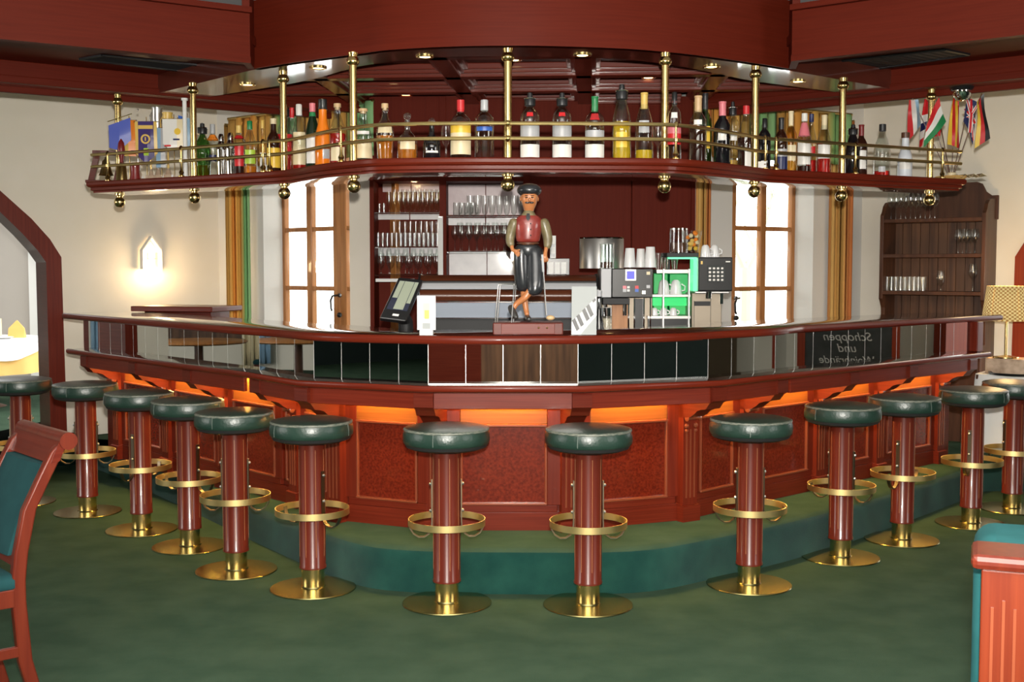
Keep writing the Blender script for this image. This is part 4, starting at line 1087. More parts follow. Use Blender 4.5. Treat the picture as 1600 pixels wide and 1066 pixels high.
flag((1426, 154), [(1420, 156), (1418, 221), (1440, 194), (1433, 156)], ['c_red', 'c_white2', 'c_lightblue'], 'red white and light blue flag, first before the pole', 1)
flag((1448, 152), [(1444, 154), (1436, 232), (1443, 222), (1455, 156)], ['c_red', 'c_red', 'c_white2', 'c_navy', 'c_white2', 'c_red'], 'narrow red flag with a blue and white cross', 0, yoff=.03)
flag((1462, 150), [(1467, 152), (1478, 190), (1444, 231), (1446, 196)], ['c_red', 'c_white2', 'c_green'], 'red white and green flag, the largest in the bunch', 0, yoff=-.17)
flag((1466, 180), [(1462, 196), (1459, 214), (1470, 212), (1470, 196)], ['c_red'], 'red flag showing below the red white and green one', 0, yoff=.05)
flag((1493, 148), [(1489, 152), (1480, 226), (1500, 232), (1496, 152)], ['c_yellow', 'c_red', 'c_yellow', 'c_red'], 'red and yellow flag hanging straight down', 1)
flag((1517, 147), [(1511, 150), (1505, 190), (1521, 226), (1524, 160)], ['c_navy'], 'blue flag with red and white crosses', 0,
     [(.0, .1, 1, .9, .008, 'c_white2', .002), (.0, .9, 1, .1, .008, 'c_white2', .002), (0, .1, 1, .9, .003, 'c_red', .004), (0, .9, 1, .1, .003, 'c_red', .004), (.5, 0, .5, 1, .012, 'c_white2', .005), (0, .5, 1, .5, .012, 'c_white2', .005), (.5, 0, .5, 1, .007, 'c_red', .007), (0, .5, 1, .5, .007, 'c_red', .007)], .02)
flag((1534, 146), [(1537, 146), (1526, 160), (1524, 232), (1545, 217)], ['c_black2', 'c_red', 'c_yellow'], 'black red and yellow flag at the outer end', 0)
# ================================================================== golfer statuette on its case
YF = 5.66
bx0, bx1 = aty(770, 515, 5.56), aty(880, 515, 5.56)
cx = (bx0.x + bx1.x) / 2; bw = bx1.x - bx0.x
t = thing('wooden_case', 'shallow red brown wooden case under the golfer statuette', 'case', (cx, YF, ZT))
mb = MB(); mb.box((0, 0, .031), (bw, .20, .058), 'mahogany_dark'); mb.build('case_body', t, local=True, smooth=0, bevel=.005)
mb = MB(); mb.box((0, -.1015, .031), (bw * .76, .004, .05), 'mahogany_horizontal'); mb.build('front_panel', t, local=True, smooth=0, bevel=.002)
for x in (.05, .09):
    mb = MB(); mb.sphere((x, -.105, .036), .005, 'brass', 8); mb.build('stud', t, local=True)
ZF = ZT + .0602
def S_(px, py, dy=0): 
    q = aty(px, py, YF); return Vector((q.x, YF + dy, q.z))
def skin(name, pts, edges, radii, key, parent, sub=2):
    """limbs grown round a skeleton of joints: one continuous surface"""
    off = WORLD(parent) if parent else Vector()
    me = bpy.data.meshes.new(name); me.from_pydata([tuple(Vector(p) - off) for p in pts], edges, []); me.materials.append(M[key])
    o = bpy.data.objects.new(name, me); COL.objects.link(o)
    if parent: o.parent = parent
    mo = o.modifiers.new('skin', 'SKIN'); mo.use_smooth_shade = True
    for i, v in enumerate(me.skin_vertices[0].data if me.skin_vertices else []): pass
    if not me.skin_vertices:
        b = bmesh.new(); b.from_mesh(me); b.verts.layers.skin.verify(); b.to_mesh(me); b.free()
    for i, v in enumerate(me.skin_vertices[0].data):
        r = radii[i]; v.radius = r if isinstance(r, tuple) else (r, r); v.use_root = (i == 0)
    s_ = o.modifiers.new('sub', 'SUBSURF'); s_.levels = sub; s_.render_levels = sub
    return o
fig = thing('golfer_statuette', 'painted golfer statuette in red waistcoat leaning on a club', 'statuette', (S_(825, 500).x, YF, ZF))
px2m = YF / F
# body: hips, spine, neck, head, arms with hands, legs
P_, E_, R_ = [], [], []
def J(p, r, link=None):
    P_.append(p); R_.append(r)
    if link is not None: E_.append((link, len(P_) - 1))
    return len(P_) - 1
hip = J(S_(825, 386), .030); sp1 = J(S_(825, 365), .028, hip); ch = J(S_(826, 345), .028, sp1); nk = J(S_(826, 331), .018, ch); hd0 = J(S_(827, 321, -.008), .037, nk); hd1 = J(S_(827, 312, -.010), .043, hd0); hd2 = J(S_(827, 301, -.002), .043, hd1); J(S_(827, 293, 0), .028, hd2)
shL = J(S_(807, 347), .009, ch); elL = J(S_(797, 374, .01), .011, shL); wrL = J(S_(801, 391, -.025), .010, elL); haL = J(S_(806, 394, -.035), .009, wrL)
shR = J(S_(846, 347), .009, ch); elR = J(S_(856, 374), .011, shR); wrR = J(S_(852, 394, -.03), .010, elR); haR = J(S_(851, 401, -.04), .010, wrR)
kR = J(S_(836, 440, -.03), .016, J(S_(836, 402), .022, hip)); aR = J(S_(806, 475, -.03), .014, J(S_(822, 464, -.04), .019, kR)); J(S_(802, 484, -.04), .011, aR)
kL = J(S_(818, 440, .0), .016, J(S_(815, 402), .022, hip)); aL = J(S_(822, 484, .01), .014, J(S_(819, 464, .015), .019, kL)); J(S_(824, 494, -.01), .012, aL)
# fingers
def fingers(wr, base, d, spread, curl):
    for q in range(4):
        o_ = spread * (q - 1.5)
        l = (.013, .016, .015, .012)[q]
        a = J(base + o_ + d * .008, .0046, wr); b = J(base + o_ + d * (.008 + l * .6), .0042, a); J(base + o_ + d * (.008 + l) + curl, .0036, b)
fingers(haL, S_(806, 394, -.036), Vector((.75, -.3, -.6)).normalized(), Vector((.45, -.2, .75)) * .0065, Vector((0, .004, -.003)))
fingers(haR, S_(851, 402, -.042), Vector((.05, -.35, -1)).normalized(), Vector((.0078, 0, .0008)), Vector((0, .005, -.003)))
tb = J(S_(809, 391, -.045), .0044, haL); J(S_(813, 391, -.048), .004, tb); tb = J(S_(847, 403, -.042), .0044, haR); J(S_(845, 407, -.040), .004, tb)
skin('body', P_, E_, R_, 'skin', fig, 2)
# clothes
def rings(name, spec, key, parent=fig, n=20, caps=True):
    """garment lofted through ellipses (px, py, depth, half width, half depth)"""
    mb = MB(); lo = []
    for px_, py_, dy_, rx, ry in spec:
        c = S_(px_, py_, dy_); lo.append([c + Vector((rx * math.cos(2*PI*k/n), ry * math.sin(2*PI*k/n), 0)) for k in range(n)])
    mb.loft(lo, key, caps); o = mb.build(name, parent, smooth=180)
    s_ = o.modifiers.new('sub', 'SUBSURF'); s_.levels = 1; s_.render_levels = 1
    return o
for nm, js in (('shirt_sleeve', [(806, 341, 0, .026), (802, 352, .003, .029), (798, 366, .008, .025), (796, 378, .002, .023), (800, 387, -.016, .017)]),
               ('shirt_sleeve', [(847, 341, 0, .026), (851, 352, .0, .029), (855, 366, 0, .026), (857, 379, -.008, .024), (854, 390, -.024, .017)])):
    skin(nm, [S_(a, b, c) for a, b, c, d in js], [(i, i + 1) for i in range(len(js) - 1)], [d for *_, d in js], 'shirt', fig)
rings('shirt_collar', [(826, 341, 0, .040, .034), (826, 335, -.003, .034, .031), (826, 330, -.004, .023, .023), (826, 327.5, -.004, .022, .022)], 'shirt')
rings('waistcoat', [(825, 380, 0, .056, .042), (825, 374, 0, .058, .043), (825.5, 364, 0, .062, .045), (826, 352, 0, .067, .046), (826, 343, 0, .064, .043), (826, 338, 0, .050, .036), (826, 336, 0, .036, .030)], 'vest')
for z in (350, 359, 368):
    mb = MB(); mb.sphere(S_(829, z, -.0455), .0036, 'c_black2', 8); mb.build('waistcoat_button', fig)
mb = MB(); q = S_(825, 334, -.040); mb.loft([[q + Vector((-.007, 0, .0)), q + Vector((.007, 0, 0)), q + Vector((.007, .008, 0)), q + Vector((-.007, .008, 0))], [q + Vector((-.010, -.008, -.024)), q + Vector((.010, -.008, -.024)), q + Vector((.010, .006, -.024)), q + Vector((-.010, .006, -.024))], [q + Vector((-.001, -.010, -.036)), q + Vector((.001, -.010, -.036)), q + Vector((.001, .006, -.036)), q + Vector((-.001, .006, -.036))]], 'c_black2'); mb.build('necktie', fig)
for spec in ([(816, 383, .0, .038, .040), (814.5, 396, .0, .040, .041), (815, 415, .0, .039, .040), (816.5, 436, .002, .040, .041), (818, 450, .006, .038, .040), (819, 457, .012, .024, .028)],
             [(834, 383, .0, .038, .040), (836, 396, -.004, .042, .041), (837, 415, -.014, .042, .040), (837, 438, -.028, .042, .041), (836, 454, -.036, .040, .040), (833, 462, -.04, .026, .028)]):
    rings('trouser_leg', spec, 'trousers')
rings('trouser_seat', [(825, 381, 0, .057, .043), (825, 388, 0, .0585, .044), (825, 396, 0, .058, .044), (826, 403, -.004, .030, .030)], 'trousers')
rings('belt', [(825, 383, 0, .0575, .044), (825, 377.5, 0, .059, .045)], 'c_brown')
skin('shoe', [S_(808, 498, -.075), S_(801, 487, -.05), S_(797, 477, -.028)], [(0, 1), (1, 2)], [.013, .018, .016], 'shoe', fig)
skin('shoe', [S_(827, 498.5, -.07), S_(825, 497.5, -.03), S_(823, 495, .02)], [(0, 1), (1, 2)], [(.015, .011), .015, .016], 'shoe', fig)
# flat cap, hair, moustache, eyes
mb = MB(); c = S_(827, 297.5, .002); mb.sphere(c, .055, 'trousers', 20, (1.08, 1.0, .62)); mb.sphere(c + Vector((0, -.030, -.012)), .044, 'trousers', 16, (1.05, .75, .22)); mb.build('flat_cap', fig)
mb = MB(); mb.sphere(S_(827, 307, .012), .036, 'c_black2', 16, (1.0, .75, .85)); mb.build('hair', fig)
mb = MB()
for q in (-1, 1): mb.sphere(S_(827 + q * 3.4, 317.5, -.0445), .0090, 'c_black2', 10, (1.35, .7, .55))
mb.build('moustache', fig)
mb = MB()
for q in (-1, 1): mb.sphere(S_(827 + q * 4.6, 309.5, -.0455), .0052, 'c_black2', 8, (1.25, .6, .6)); mb.sphere(S_(827 + q * 4.6, 306.6, -.0440), .0058, 'c_black2', 8, (1.6, .6, .35))
mb.build('eyes', fig)
mb = MB(); mb.sphere(S_(827, 313, -.0500), .0075, 'skin', 10, (.8, 1.2, 1.5))
for q in (-1, 1): mb.sphere(S_(827 + q * 13.5, 311, .0), .0095, 'skin', 8, (.5, .8, 1.3))
mb.build('nose_and_ears', fig)
t = thing('golf_club', 'small wooden headed golf club held by the statuette', 'golf club', S_(860, 499, -.05))
mb = MB(); mb.tube([S_(847, 398, -.045), S_(848.5, 425, -.047)], .0062, 'c_silver', 8); mb.build('club_grip', t)
mb = MB(); mb.tube([S_(848.5, 424, -.047), S_(853, 492, -.05)], .0036, 'steel', 8); mb.build('club_shaft', t)
mb = MB(); mb.sphere(S_(859.5, 496, -.05), .017, 'c_cork', 14, (1.25, .9, .72)); mb.build('club_head', t)
# bent wire rack in front of the statuette
t = thing('wire_rack', 'thin bent metal wire rack standing on the wooden case', 'rack', (S_(790, 503).x, YF - .06, ZF))
for dy in (-.085, -.03):
    mb = MB(); o_ = 0 if dy < -.05 else 3
    mb.tube([S_(774 + o_, 505.5, dy), S_(779 + o_, 446, dy), S_(781 + o_, 443.5, dy), S_(801 + o_, 443.5, dy), S_(803 + o_, 446, dy), S_(799 + o_, 505.5, dy)], .0028, 'steel', 6); mb.build('wire', t)
mb = MB(); mb.tube([S_(779, 445, -.085), S_(782, 445, -.03)], .0026, 'steel', 6); mb.tube([S_(803, 445, -.085), S_(806, 445, -.03)], .0026, 'steel', 6); mb.build('cross_wire', t)

# ------------------------------------------------------------------ cards and the till on the bar top
a, b = aty(652, 522, 5.60), aty(681, 522, 5.60); w = b.x - a.x; h = zat(462, 5.6) - ZT
t = thing('menu_stand', 'small white upright menu stand with yellow drink picture', 'menu stand', ((a.x + b.x) / 2, 5.6, ZT))
mb = MB(); mb.box((0, 0, .012), (w * .72, .05, .024), 'paper'); mb.build('stand_foot', t, local=True, bevel=.002)
mb = MB(); mb.box((0, .0, .024 + (h - .024) / 2), (w, .012, h - .024), 'pale_panel'); mb.build('card', t, local=True, bevel=.001)
mb = MB(); mb.box((0, -.0065, h * .62), (w * .36, .001, h * .38), 'c_cream'); mb.box((0.002, -.0072, h * .52), (w * .24, .001, h * .22), 'c_yellow'); mb.box((0, -.0075, h * .23), (w * .42, .001, h * .15), 'grey_card'); mb.build('print', t, local=True, smooth=0)
a, b = aty(893, 522, 5.60), aty(932, 522, 5.60); w = b.x - a.x; h = zat(448, 5.6) - ZT
t = thing('piano_postcard', 'grey postcard showing black and white piano keys', 'postcard', ((a.x + b.x) / 2, 5.6, ZT + .001), -.1)
mb = MB(); mb.box((0, 0, h / 2), (w, .004, h), 'grey_card', T=Matrix.Rotation(-.12, 4, 'X')); mb.build('card', t, local=True, smooth=0)
R_x = Matrix.Rotation(-.12, 4, 'X')
def card(u_, v, out=.0026): return R_x @ Vector(((u_ - .5) * w, -out, (v - .5) * h)) + Vector((0, 0, h / 2))
mb = MB(); T_ = lambda s: (s, .26 + .52 * s)
mb.quad([card(.0, .0), card(.36, .0), card(1, .40), card(1, .80), card(*T_(.5)), card(*T_(0))], 'paper')
for s in (.10, .26, .42, .58, .74, .90):                            # gaps between the white keys
    u0, v0 = T_(s); k_ = min(1, (.985 - u0) / .34)
    mb.quad([card(u0, v0, .0030), card(u0 + .018, v0, .0030), card(u0 + .018 + .34 * k_, v0 - .40 * k_, .0030), card(u0 + .34 * k_, v0 - .40 * k_, .0030)], 'grey_card')
for s in (.02, .19, .42, .58, .82):                                 # black keys
    u0, v0 = T_(s); k_ = min(1, (.86 - u0) / .19)
    mb.quad([card(u0, v0 + .02, .0034), card(u0 + .12, v0 + .075, .0034), card(u0 + .12 + .19 * k_, v0 + .075 - .22 * k_, .0034), card(u0 + .19 * k_, v0 + .02 - .22 * k_, .0034)], 'c_black2')
mb.build('piano_print', t, local=True, smooth=0)
# till with a tilted touch screen
p = aty(622, 505, 6.2)
t = thing('till_screen', 'tilted black touch screen till on a stand behind the bar', 'till', (p.x, 6.2, .9))
q = [aty(593, 497, 6.12), aty(634, 502, 6.12), aty(661, 437, 6.28), aty(623, 433, 6.28)]
nrm = (q[1] - q[0]).cross(q[3] - q[0]).normalized()
if nrm.y > 0: nrm = -nrm
bk = -nrm * .03
mb = MB(); mb.loft([q, [v + bk for v in q]], 'black'); mb.build('bezel', t, smooth=0, bevel=.006)
def onq(u_, v, out): return lerp(lerp(q[0], q[1], u_), lerp(q[3], q[2], u_), v) + nrm * out
mb = MB(); mb.quad([onq(.10, .22, .0025), onq(.90, .22, .0025), onq(.90, .92, .0025), onq(.10, .92, .0025)], 'screen_dark')
mb.quad([onq(.34, .24, .003), onq(.72, .24, .003), onq(.72, .91, .003), onq(.34, .91, .003)], 'screen'); mb.quad([onq(.74, .40, .003), onq(.89, .40, .003), onq(.89, .91, .003), onq(.74, .91, .003)], 'screen')
mb.quad([onq(.12, .50, .003), onq(.32, .50, .003), onq(.32, .91, .003), onq(.12, .91, .003)], 'screen'); mb.build('touch_panel', t, smooth=0)
mb = MB(); mb.quad([onq(.42, .08, .003), onq(.66, .08, .003), onq(.66, .13, .003), onq(.42, .13, .003)], 'paper'); mb.build('badge', t, smooth=0)
mb = MB(); c0 = onq(.6, .25, -.03); mb.tube([c0, c0 + Vector((.02, .10, -.05)), Vector((p.x + .04, 6.3, 1.0)), Vector((p.x + .04, 6.25, .96))], .04, 'black_matte', 10); mb.build('stand', t)

# ================================================================== back bar: work counter, machines, cups
YB = 6.95
t = thing('work_counter', 'dark work counter behind the bar carrying the coffee machines', 'work counter', (.15, 7.2, .21))
mb = MB(); mb.box((.15, 7.22, .575), (2.9, .56, .73), 'mahogany_dark'); mb.build('cabinet_body', t, smooth=0)
mb = MB(); mb.box((.15, 7.20, .955), (3.0, .64, .03), 'black'); mb.build('worktop', t, smooth=0, bevel=.004)
ZW = .97
# big chrome machine with a curved face
xa, xb = aty(656, 470, YB).x, aty(932, 470, YB).x; xm = (xa + xb) / 2; Wm = xb - xa
t = thing('steel_display_case', 'wide curved steel and brown glass case behind the statuette', 'display case', (xm, YB, ZW))
zy = lambda y: zat(y, YB) - ZW
prof = [(.02, 0), (.02, zy(505)), (0, zy(500))]
def bandx(mb, pr, k, x0=-Wm/2, x1=Wm/2): mb.loft([[(x0, y, z) for y, z in pr], [(x1, y, z) for y, z in pr]], k)
mb = MB(); bandx(mb, [(.03, 0), (.03, zy(440)), (.10, zy(431)), (.30, zy(431)), (.42, zy(445)), (.42, 0)], 'black_matte'); mb.build('case_body', t, local=True, smooth=0)
def curved(mb, z0, z1, y0, y1, k, bulge):
    pr = []
    for j in range(9):
        f = j / 8; pr.append((lerp(y0, y1, f) - bulge * math.sin(PI * f), lerp(z0, z1, f)))
    bandx(mb, pr + [(y1 + .02, z1), (y0 + .02, z0)], k)
mb = MB(); curved(mb, zy(497), zy(472), .0, .0, 'panel_grey', .002); mb.build('lower_panel', t, local=True, smooth=50)
mb = MB(); curved(mb, zy(470), zy(453), .0, .01, 'brown_glass', .016); bandx(mb, [(.0, zy(471)), (-.01, zy(470)), (.02, zy(470))], 'steel'); mb.build('brown_glass_band', t, local=True, smooth=50)
mb = MB(); curved(mb, zy(452), zy(441), .01, .035, 'c_silver', .003); mb.build('steel_band', t, local=True, smooth=50)
mb = MB(); curved(mb, zy(440), zy(430), .035, .10, 'brown_glass', .012); mb.build('top_band', t, local=True, smooth=50)
for z in (472, 497): 
    mb = MB(); bandx(mb, [(-.008, zy(z) - .004), (-.008, zy(z) + .003), (.01, zy(z) + .003), (.01, zy(z) - .004)], 'chrome'); mb.build('chrome_strip', t, local=True, smooth=0)
for sx in (-1, 1):
    mb = MB(); mb.loft([[(sx * Wm/2, y, z) for y, z in ((-.01, 0), (-.01, zy(452)), (.03, zy(436)), (.10, zy(428)), (.44, zy(432)), (.44, 0))], [(sx * (Wm/2 + .012), y, z) for y, z in ((-.01, 0), (-.01, zy(452)), (.03, zy(436)), (.10, zy(428)), (.44, zy(432)), (.44, 0))]], 'black'); mb.build('side_cheek', t, local=True, smooth=0)
# things on top of / behind it
p = aty(872, 430, 7.15); zt_ = zat(429, 7.15)
t = thing('card_box', 'dark little box frame with white cards behind the statuette', 'card box', (p.x, 7.15, zt_ - .003))
mb = MB(); w_, h_ = 36 * 7.15 / F, 26 * 7.15 / F; mb.box((0, .03, h_ / 2), (w_, .04, h_), 'black'); mb.build('box', t, local=True, smooth=0, bevel=.003)
for x in (-.043, -.004, .034):
    mb = MB(); mb.box((x, .008, h_ * .42), (.03, .003, h_ * .68), 'paper'); mb.build('card', t, local=True, smooth=0)
p = aty(864, 405, 7.3); zt_ = zat(429, 7.3)
t = thing('tall_card', 'tall white printed card standing beside the statuette arm', 'card', (p.x, 7.3, zt_ - .002)); mb = MB(); mb.box((0, 0, .12), (.035, .006, .24), 'paper'); mb.build('card', t, local=True, smooth=0)
for z in (.06, .12, .18):
    mb = MB(); mb.box((0, -.0035, z), (.024, .001, .02), 'c_silver'); mb.build('print', t, local=True, smooth=0)
# espresso machine with keypad head
def Q(px, py, Y=YB): return aty(px, py, Y)
def bx(mb, x0, x1, y0, y1, Y0, Y1, k):
    a, b = aty(x0, y1, Y0), aty(x1, y0, Y0); mb.box(((a.x + b.x) / 2, (Y0 + Y1) / 2, (a.z + b.z) / 2), (b.x - a.x, Y1 - Y0, b.z - a.z), k)
t = thing('espresso_machine', 'espresso machine with black panel and small blue display', 'coffee machine', (Q(980, 500).x, YB, ZW))
mb = MB(); bx(mb, 940, 1020, 420, 560, YB + .06, YB + .42, 'steel_warm'); mb.build('machine_body', t, smooth=0, bevel=.004)
mb = MB(); bx(mb, 956, 1020, 420, 465, YB - .06, YB + .08, 'black'); mb.build('control_head', t, smooth=0, bevel=.004)
mb = MB(); bx(mb, 939, 955.5, 420, 465, YB - .05, YB + .08, 'c_silver'); mb.build('side_panel', t, smooth=0, bevel=.003)
mb = MB(); bx(mb, 977, 994, 421, 438.5, YB - .064, YB - .058, 'steel_dull'); mb.build('display_frame', t, smooth=0)
mb = MB(); bx(mb, 979.5, 991.5, 424, 436, YB - .068, YB - .06, 'blue_display'); mb.build('display', t, smooth=0)
mb = MB()
for (x, y, s, k) in ((976, 449, 4, 'c_pink'), (982, 449, 3, 'paper'), (976, 454, 4, 'c_silver'), (982, 454, 3, 'paper'), (995, 449, 4, 'c_red'), (995, 454, 4, 'c_blue'), (1013, 427, 4, 'c_cream'), (1013, 448, 4, 'c_silver'), (1006, 457, 3.5, 'bulb')):
    bx(mb, x - s * .7, x + s * .7, y - s * .6, y + s * .6, YB - .063, YB - .058, k)
mb.build('buttons', t, smooth=0)
mb = MB(); bx(mb, 956, 982, 475, 560, YB + .03, YB + .07, 'oak'); mb.build('wood_panel', t, smooth=0)
mb = MB(); bx(mb, 942, 984, 466, 476, YB - .08, YB + .08, 'black_matte'); mb.build('spout_bar', t, smooth=0, bevel=.003)
for x in (946, 976):
    mb = MB(); c = Q(x, 485, YB - .02); mb.lathe([(.012, -.03), (.012, .045)], 'chrome', c=c, n=12); mb.build('spout', t)
for x in (982, 991, 1006, 1016):
    mb = MB(); bx(mb, x - 1.5, x + 1.5, 466, 560, YB, YB + .02, 'chrome'); mb.build('steel_post', t, smooth=0)
mb = MB(); bx(mb, 992, 1005, 467, 560, YB + .03, YB + .06, 'black'); mb.build('dark_panel', t, smooth=0)
# dark bottle and a jar in front of it
p = Q(936, 505, 6.55); t = thing('syrup_bottle', 'dark bottle between the postcard and the espresso machine', 'bottle', (p.x, 6.55, ZW))
mb = MB(); mb.lathe([(.03, 0), (.034, .01), (.034, .20), (.014, .27), (.012, .36), (.016, .36), (.016, .40), (.001, .40)], 'g_black', n=18); mb.build('glass_body', t, local=True); mb = MB(); mb.lathe([(.0165, .37), (.0165, .405), (.001, .405)], 'c_silver', n=14); mb.build('cap', t, local=True)
p = Q(948, 505, 6.5); t = thing('sugar_jar', 'small clear jar with chrome lid before the espresso machine', 'jar', (p.x, 6.5, ZW))
mb = MB(); mb.lathe([(.024, 0), (.026, .01), (.026, .26), (.02, .275)], 'glass', n=16, caps=False); mb.build('jar_body', t, local=True); mb = MB(); mb.lathe([(.027, .265), (.027, .31), (.001, .312)], 'chrome', n=16); mb.build('jar_lid', t, local=True); mb = MB(); mb.lathe([(.001, .006), (.023, .006), (.023, .17), (.001, .17)], 'c_gold', n=14); mb.build('sugar', t, local=True)
# chrome drum and bean hopper on top of the machine
ZM = zat(419.5, YB + .1)
p = aty(940, 400, YB + .34); h_ = zat(371, YB + .34) - ZM
t = thing('steel_drum', 'large round brushed steel pot behind the clear bean hopper', 'pot', (p.x, YB + .34, ZM)); r = 34.5 * (YB + .34) / F
mb = MB(); mb.lathe([(r, 0), (r, h_ - .006), (r - .004, h_), (r - .008, h_), (r - .01, .01), (.001, .01)], 'steel', n=40); mb.build('pot_body', t, local=True); mb = MB(); mb.lathe([(r + .001, h_ - .01), (r + .004, h_ - .004), (r + .001, h_)], 'chrome', n=40, caps=False); mb.build('rim', t, local=True)
p = aty(948.5, 400, YB + .10); h_ = zat(382, YB + .10) - ZM
t = thing('bean_hopper', 'clear cylindrical coffee bean hopper before the steel pot', 'bean hopper', (p.x, YB + .1, ZM)); r = 11.5 * YB / F
mb = MB(); mb.lathe([(r, 0), (r, h_), (r - .003, h_), (r - .003, .004)], 'glass_bottle', n=24, caps=False); mb.build('hopper_wall', t, local=True); mb = MB(); mb.lathe([(.001, .004), (r * .9, .004), (r * .9, h_ * .25), (.001, h_ * .30)], 'c_brown', n=20); mb.build('coffee_beans', t, local=True); mb = MB(); mb.lathe([(r * 1.02, h_), (r * 1.04, h_ + .008), (.001, h_ + .012)], 'glass', n=20); mb.build('hopper_lid', t, local=True)
# stacks of upturned white cups
def cup(name, label, px, ybot, wtop, wbot, hpx, Y, group, k='porcelain', handle=False, rz=0):
    p = aty(px, ybot, Y); s = Y / F
    t = thing(name, label, 'cup', p, rz, group)
    mb = MB(); h = hpx * s; r0, r1 = wbot / 2 * s, wtop / 2 * s
    mb.lathe([(r0, 0), (r0 * 1.02, .003), (lerp(r0, r1, .6) * 1.04, h * .6), (r1 * 1.05, h * .86), (r1 * .7, h * .97), (r1 * .62, h), (.001, h * .985)] if handle else [(r0, 0), (r1, h - .003), (r1 * .94, h), (.001, h)], k, n=20); mb.build('cup_body', t, local=True)
    if handle:
        mb = MB(); mb.tube([(r0 * .96, 0, h * .25), (r0 * 1.45, 0, h * .3), (r0 * 1.5, 0, h * .55), (r0 * .9, 0, h * .72)], .0045, k, 6); mb.build('cup_handle', t, local=True)
    return t
for px, yb, w0, w1, h, Y, l in ((984, 418, 14, 19, 30, YB + .04, 'white paper cup stack beside the bean hopper'), (1001, 418, 12, 16, 29, YB + .12, 'middle one of three white paper cup stacks'), (1016, 418, 14, 19, 32, YB + .04, 'white paper cup stack beside the little glasses')):
    cup('cup_stack', l, px, yb, w0, w1, h, Y, 'cup stacks on the espresso machine')
# cup warmer with green light
t = thing('cup_warmer', 'open steel cup warmer glowing green inside', 'cup warmer', (Q(1050, 500).x, YB, ZW))
mb = MB(); bx(mb, 1021, 1082, 424, 560, YB + .30, YB + .34, 'green_light'); mb.build('lit_back', t, smooth=0)
for x in (1036.5, 1076.5):
    mb = MB(); bx(mb, x - 2, x + 2, 420, 560, YB - .01, YB + .02, 'steel'); mb.build('upright', t, smooth=0, bevel=.002)
mb = MB(); bx(mb, 1026, 1079, 421.5, 427, YB, YB + .32, 'steel_dull'); mb.build('top_shelf', t, smooth=0)
for nm, y0, y1 in (('cup_shelf', 460.5, 464), ('cup_shelf', 494, 498)):
    mb = MB(); bx(mb, 1012, 1079, y0, y1, YB, YB + .32, 'steel_dull'); mb.build(nm, t, smooth=0)
mb = MB(); bx(mb, 1012, 1077, 498, 560, YB + .01, YB + .3, 'black'); mb.build('base_box', t, smooth=0)
mb = MB(); bx(mb, 1012, 1074, 465, 478, YB + .26, YB + .29, 'green_panel'); mb.build('light_panel', t, smooth=0)
for i, (px, yb, l) in enumerate(((1037, 460.5, 'white cup upside down on the upper warmer shelf, partly behind the post'), (1056, 460.5, 'white handled cup upside down on the upper warmer shelf'))):
    cup('coffee_cup', l, px, yb, 13, 19, 23, YB + .12, 'coffee cups in the warmer', handle=True)
for i, px in enumerate((1022, 1037, 1052)):
    cup('small_cup', ('small white cup on the lower warmer shelf near the espresso machine', 'small white cup behind the post on the lower warmer shelf', 'small white cup on the lower warmer shelf toward the black coffee machine')[i], px, 494, 9, 12, 13, YB + .1, 'coffee cups in the warmer', handle=True)
# little glasses on the warmer
for px, h, l, Y in ((1029, 26, 'small clear tumbler on the espresso machine edge', YB + .1), (1039, 26, 'small clear tumbler beside the coffee grinder', YB + .2), (1054, 18, 'low clear glass on the warmer top', YB + .1)):
    p = aty(px, 421.3, Y); mb = MB(); s = Y / F; mb.lathe([(.001, .003), (4 * s, .002), (5.5 * s, h * s)], 'glass', n=16, caps=False); o = mb.build('tumbler'); o.location = p; tag(o, l, 'glass', 'small glasses by the cup warmer')
# black bean-to-cup machine
YK = YB + .05
t = thing('black_coffee_machine', 'black bean to cup coffee machine with green light strip', 'coffee machine', (Q(1112, 500).x, YK, ZW))
mb = MB(); bx(mb, 1091, 1145, 402, 455, YK - .08, YK + .12, 'black'); mb.build('control_head', t, smooth=0, bevel=.006)
mb = MB(); bx(mb, 1105, 1133, 415, 441, YK - .084, YK - .079, 'board_black'); mb.build('touch_panel', t, smooth=0)
mb = MB()
for i in range(4):
    for j in range(4): bx(mb, 1107.5 + i * 6.4, 1111 + i * 6.4, 418 + j * 6, 421 + j * 6, YK - .087, YK - .083, 'steel_dull')
mb.build('touch_icons', t, smooth=0)
mb = MB(); bx(mb, 1134, 1141, 408, 410, YK - .082, YK - .079, 'steel_dull'); bx(mb, 1095, 1098, 408, 413, YK - .082, YK - .079, 'c_gold'); mb.build('badge', t, smooth=0)
mb = MB(); bx(mb, 1083, 1091, 403, 455, YK - .03, YK + .10, 'green_glow'); bx(mb, 1044, 1091, 402, 405, YK + .02, YK + .06, 'green_glow'); mb.build('green_light_strip', t, smooth=0)
mb = MB(); bx(mb, 1080, 1128, 458, 562, YK, YK + .35, 'steel_warm'); bx(mb, 1086, 1140, 455, 459, YK - .05, YK + .3, 'steel'); mb.build('machine_body', t, smooth=0, bevel=.004)
mb = MB(); bx(mb, 1085, 1110, 471, 478, YK - .004, YK + .01, 'black_matte'); bx(mb, 1084, 1085, 470, 510, YK - .004, YK, 'black_matte'); bx(mb, 1110, 1111, 459, 510, YK - .004, YK, 'black_matte'); mb.build('door_lines', t, smooth=0)
mb = MB(); mb.lathe([(.018, -.02), (.02, .02), (.001, .02)], 'chrome', c=Q(1107, 461, YK - .04), n=14); bx(mb, 1125, 1130, 458, 475, YK - .06, YK - .04, 'chrome'); mb.build('spout', t)
mb = MB(); bx(mb, 1042, 1092, 395, 402, YK + .02, YK + .3, 'black_matte'); mb.build('hopper_base', t, smooth=0, bevel=.003)
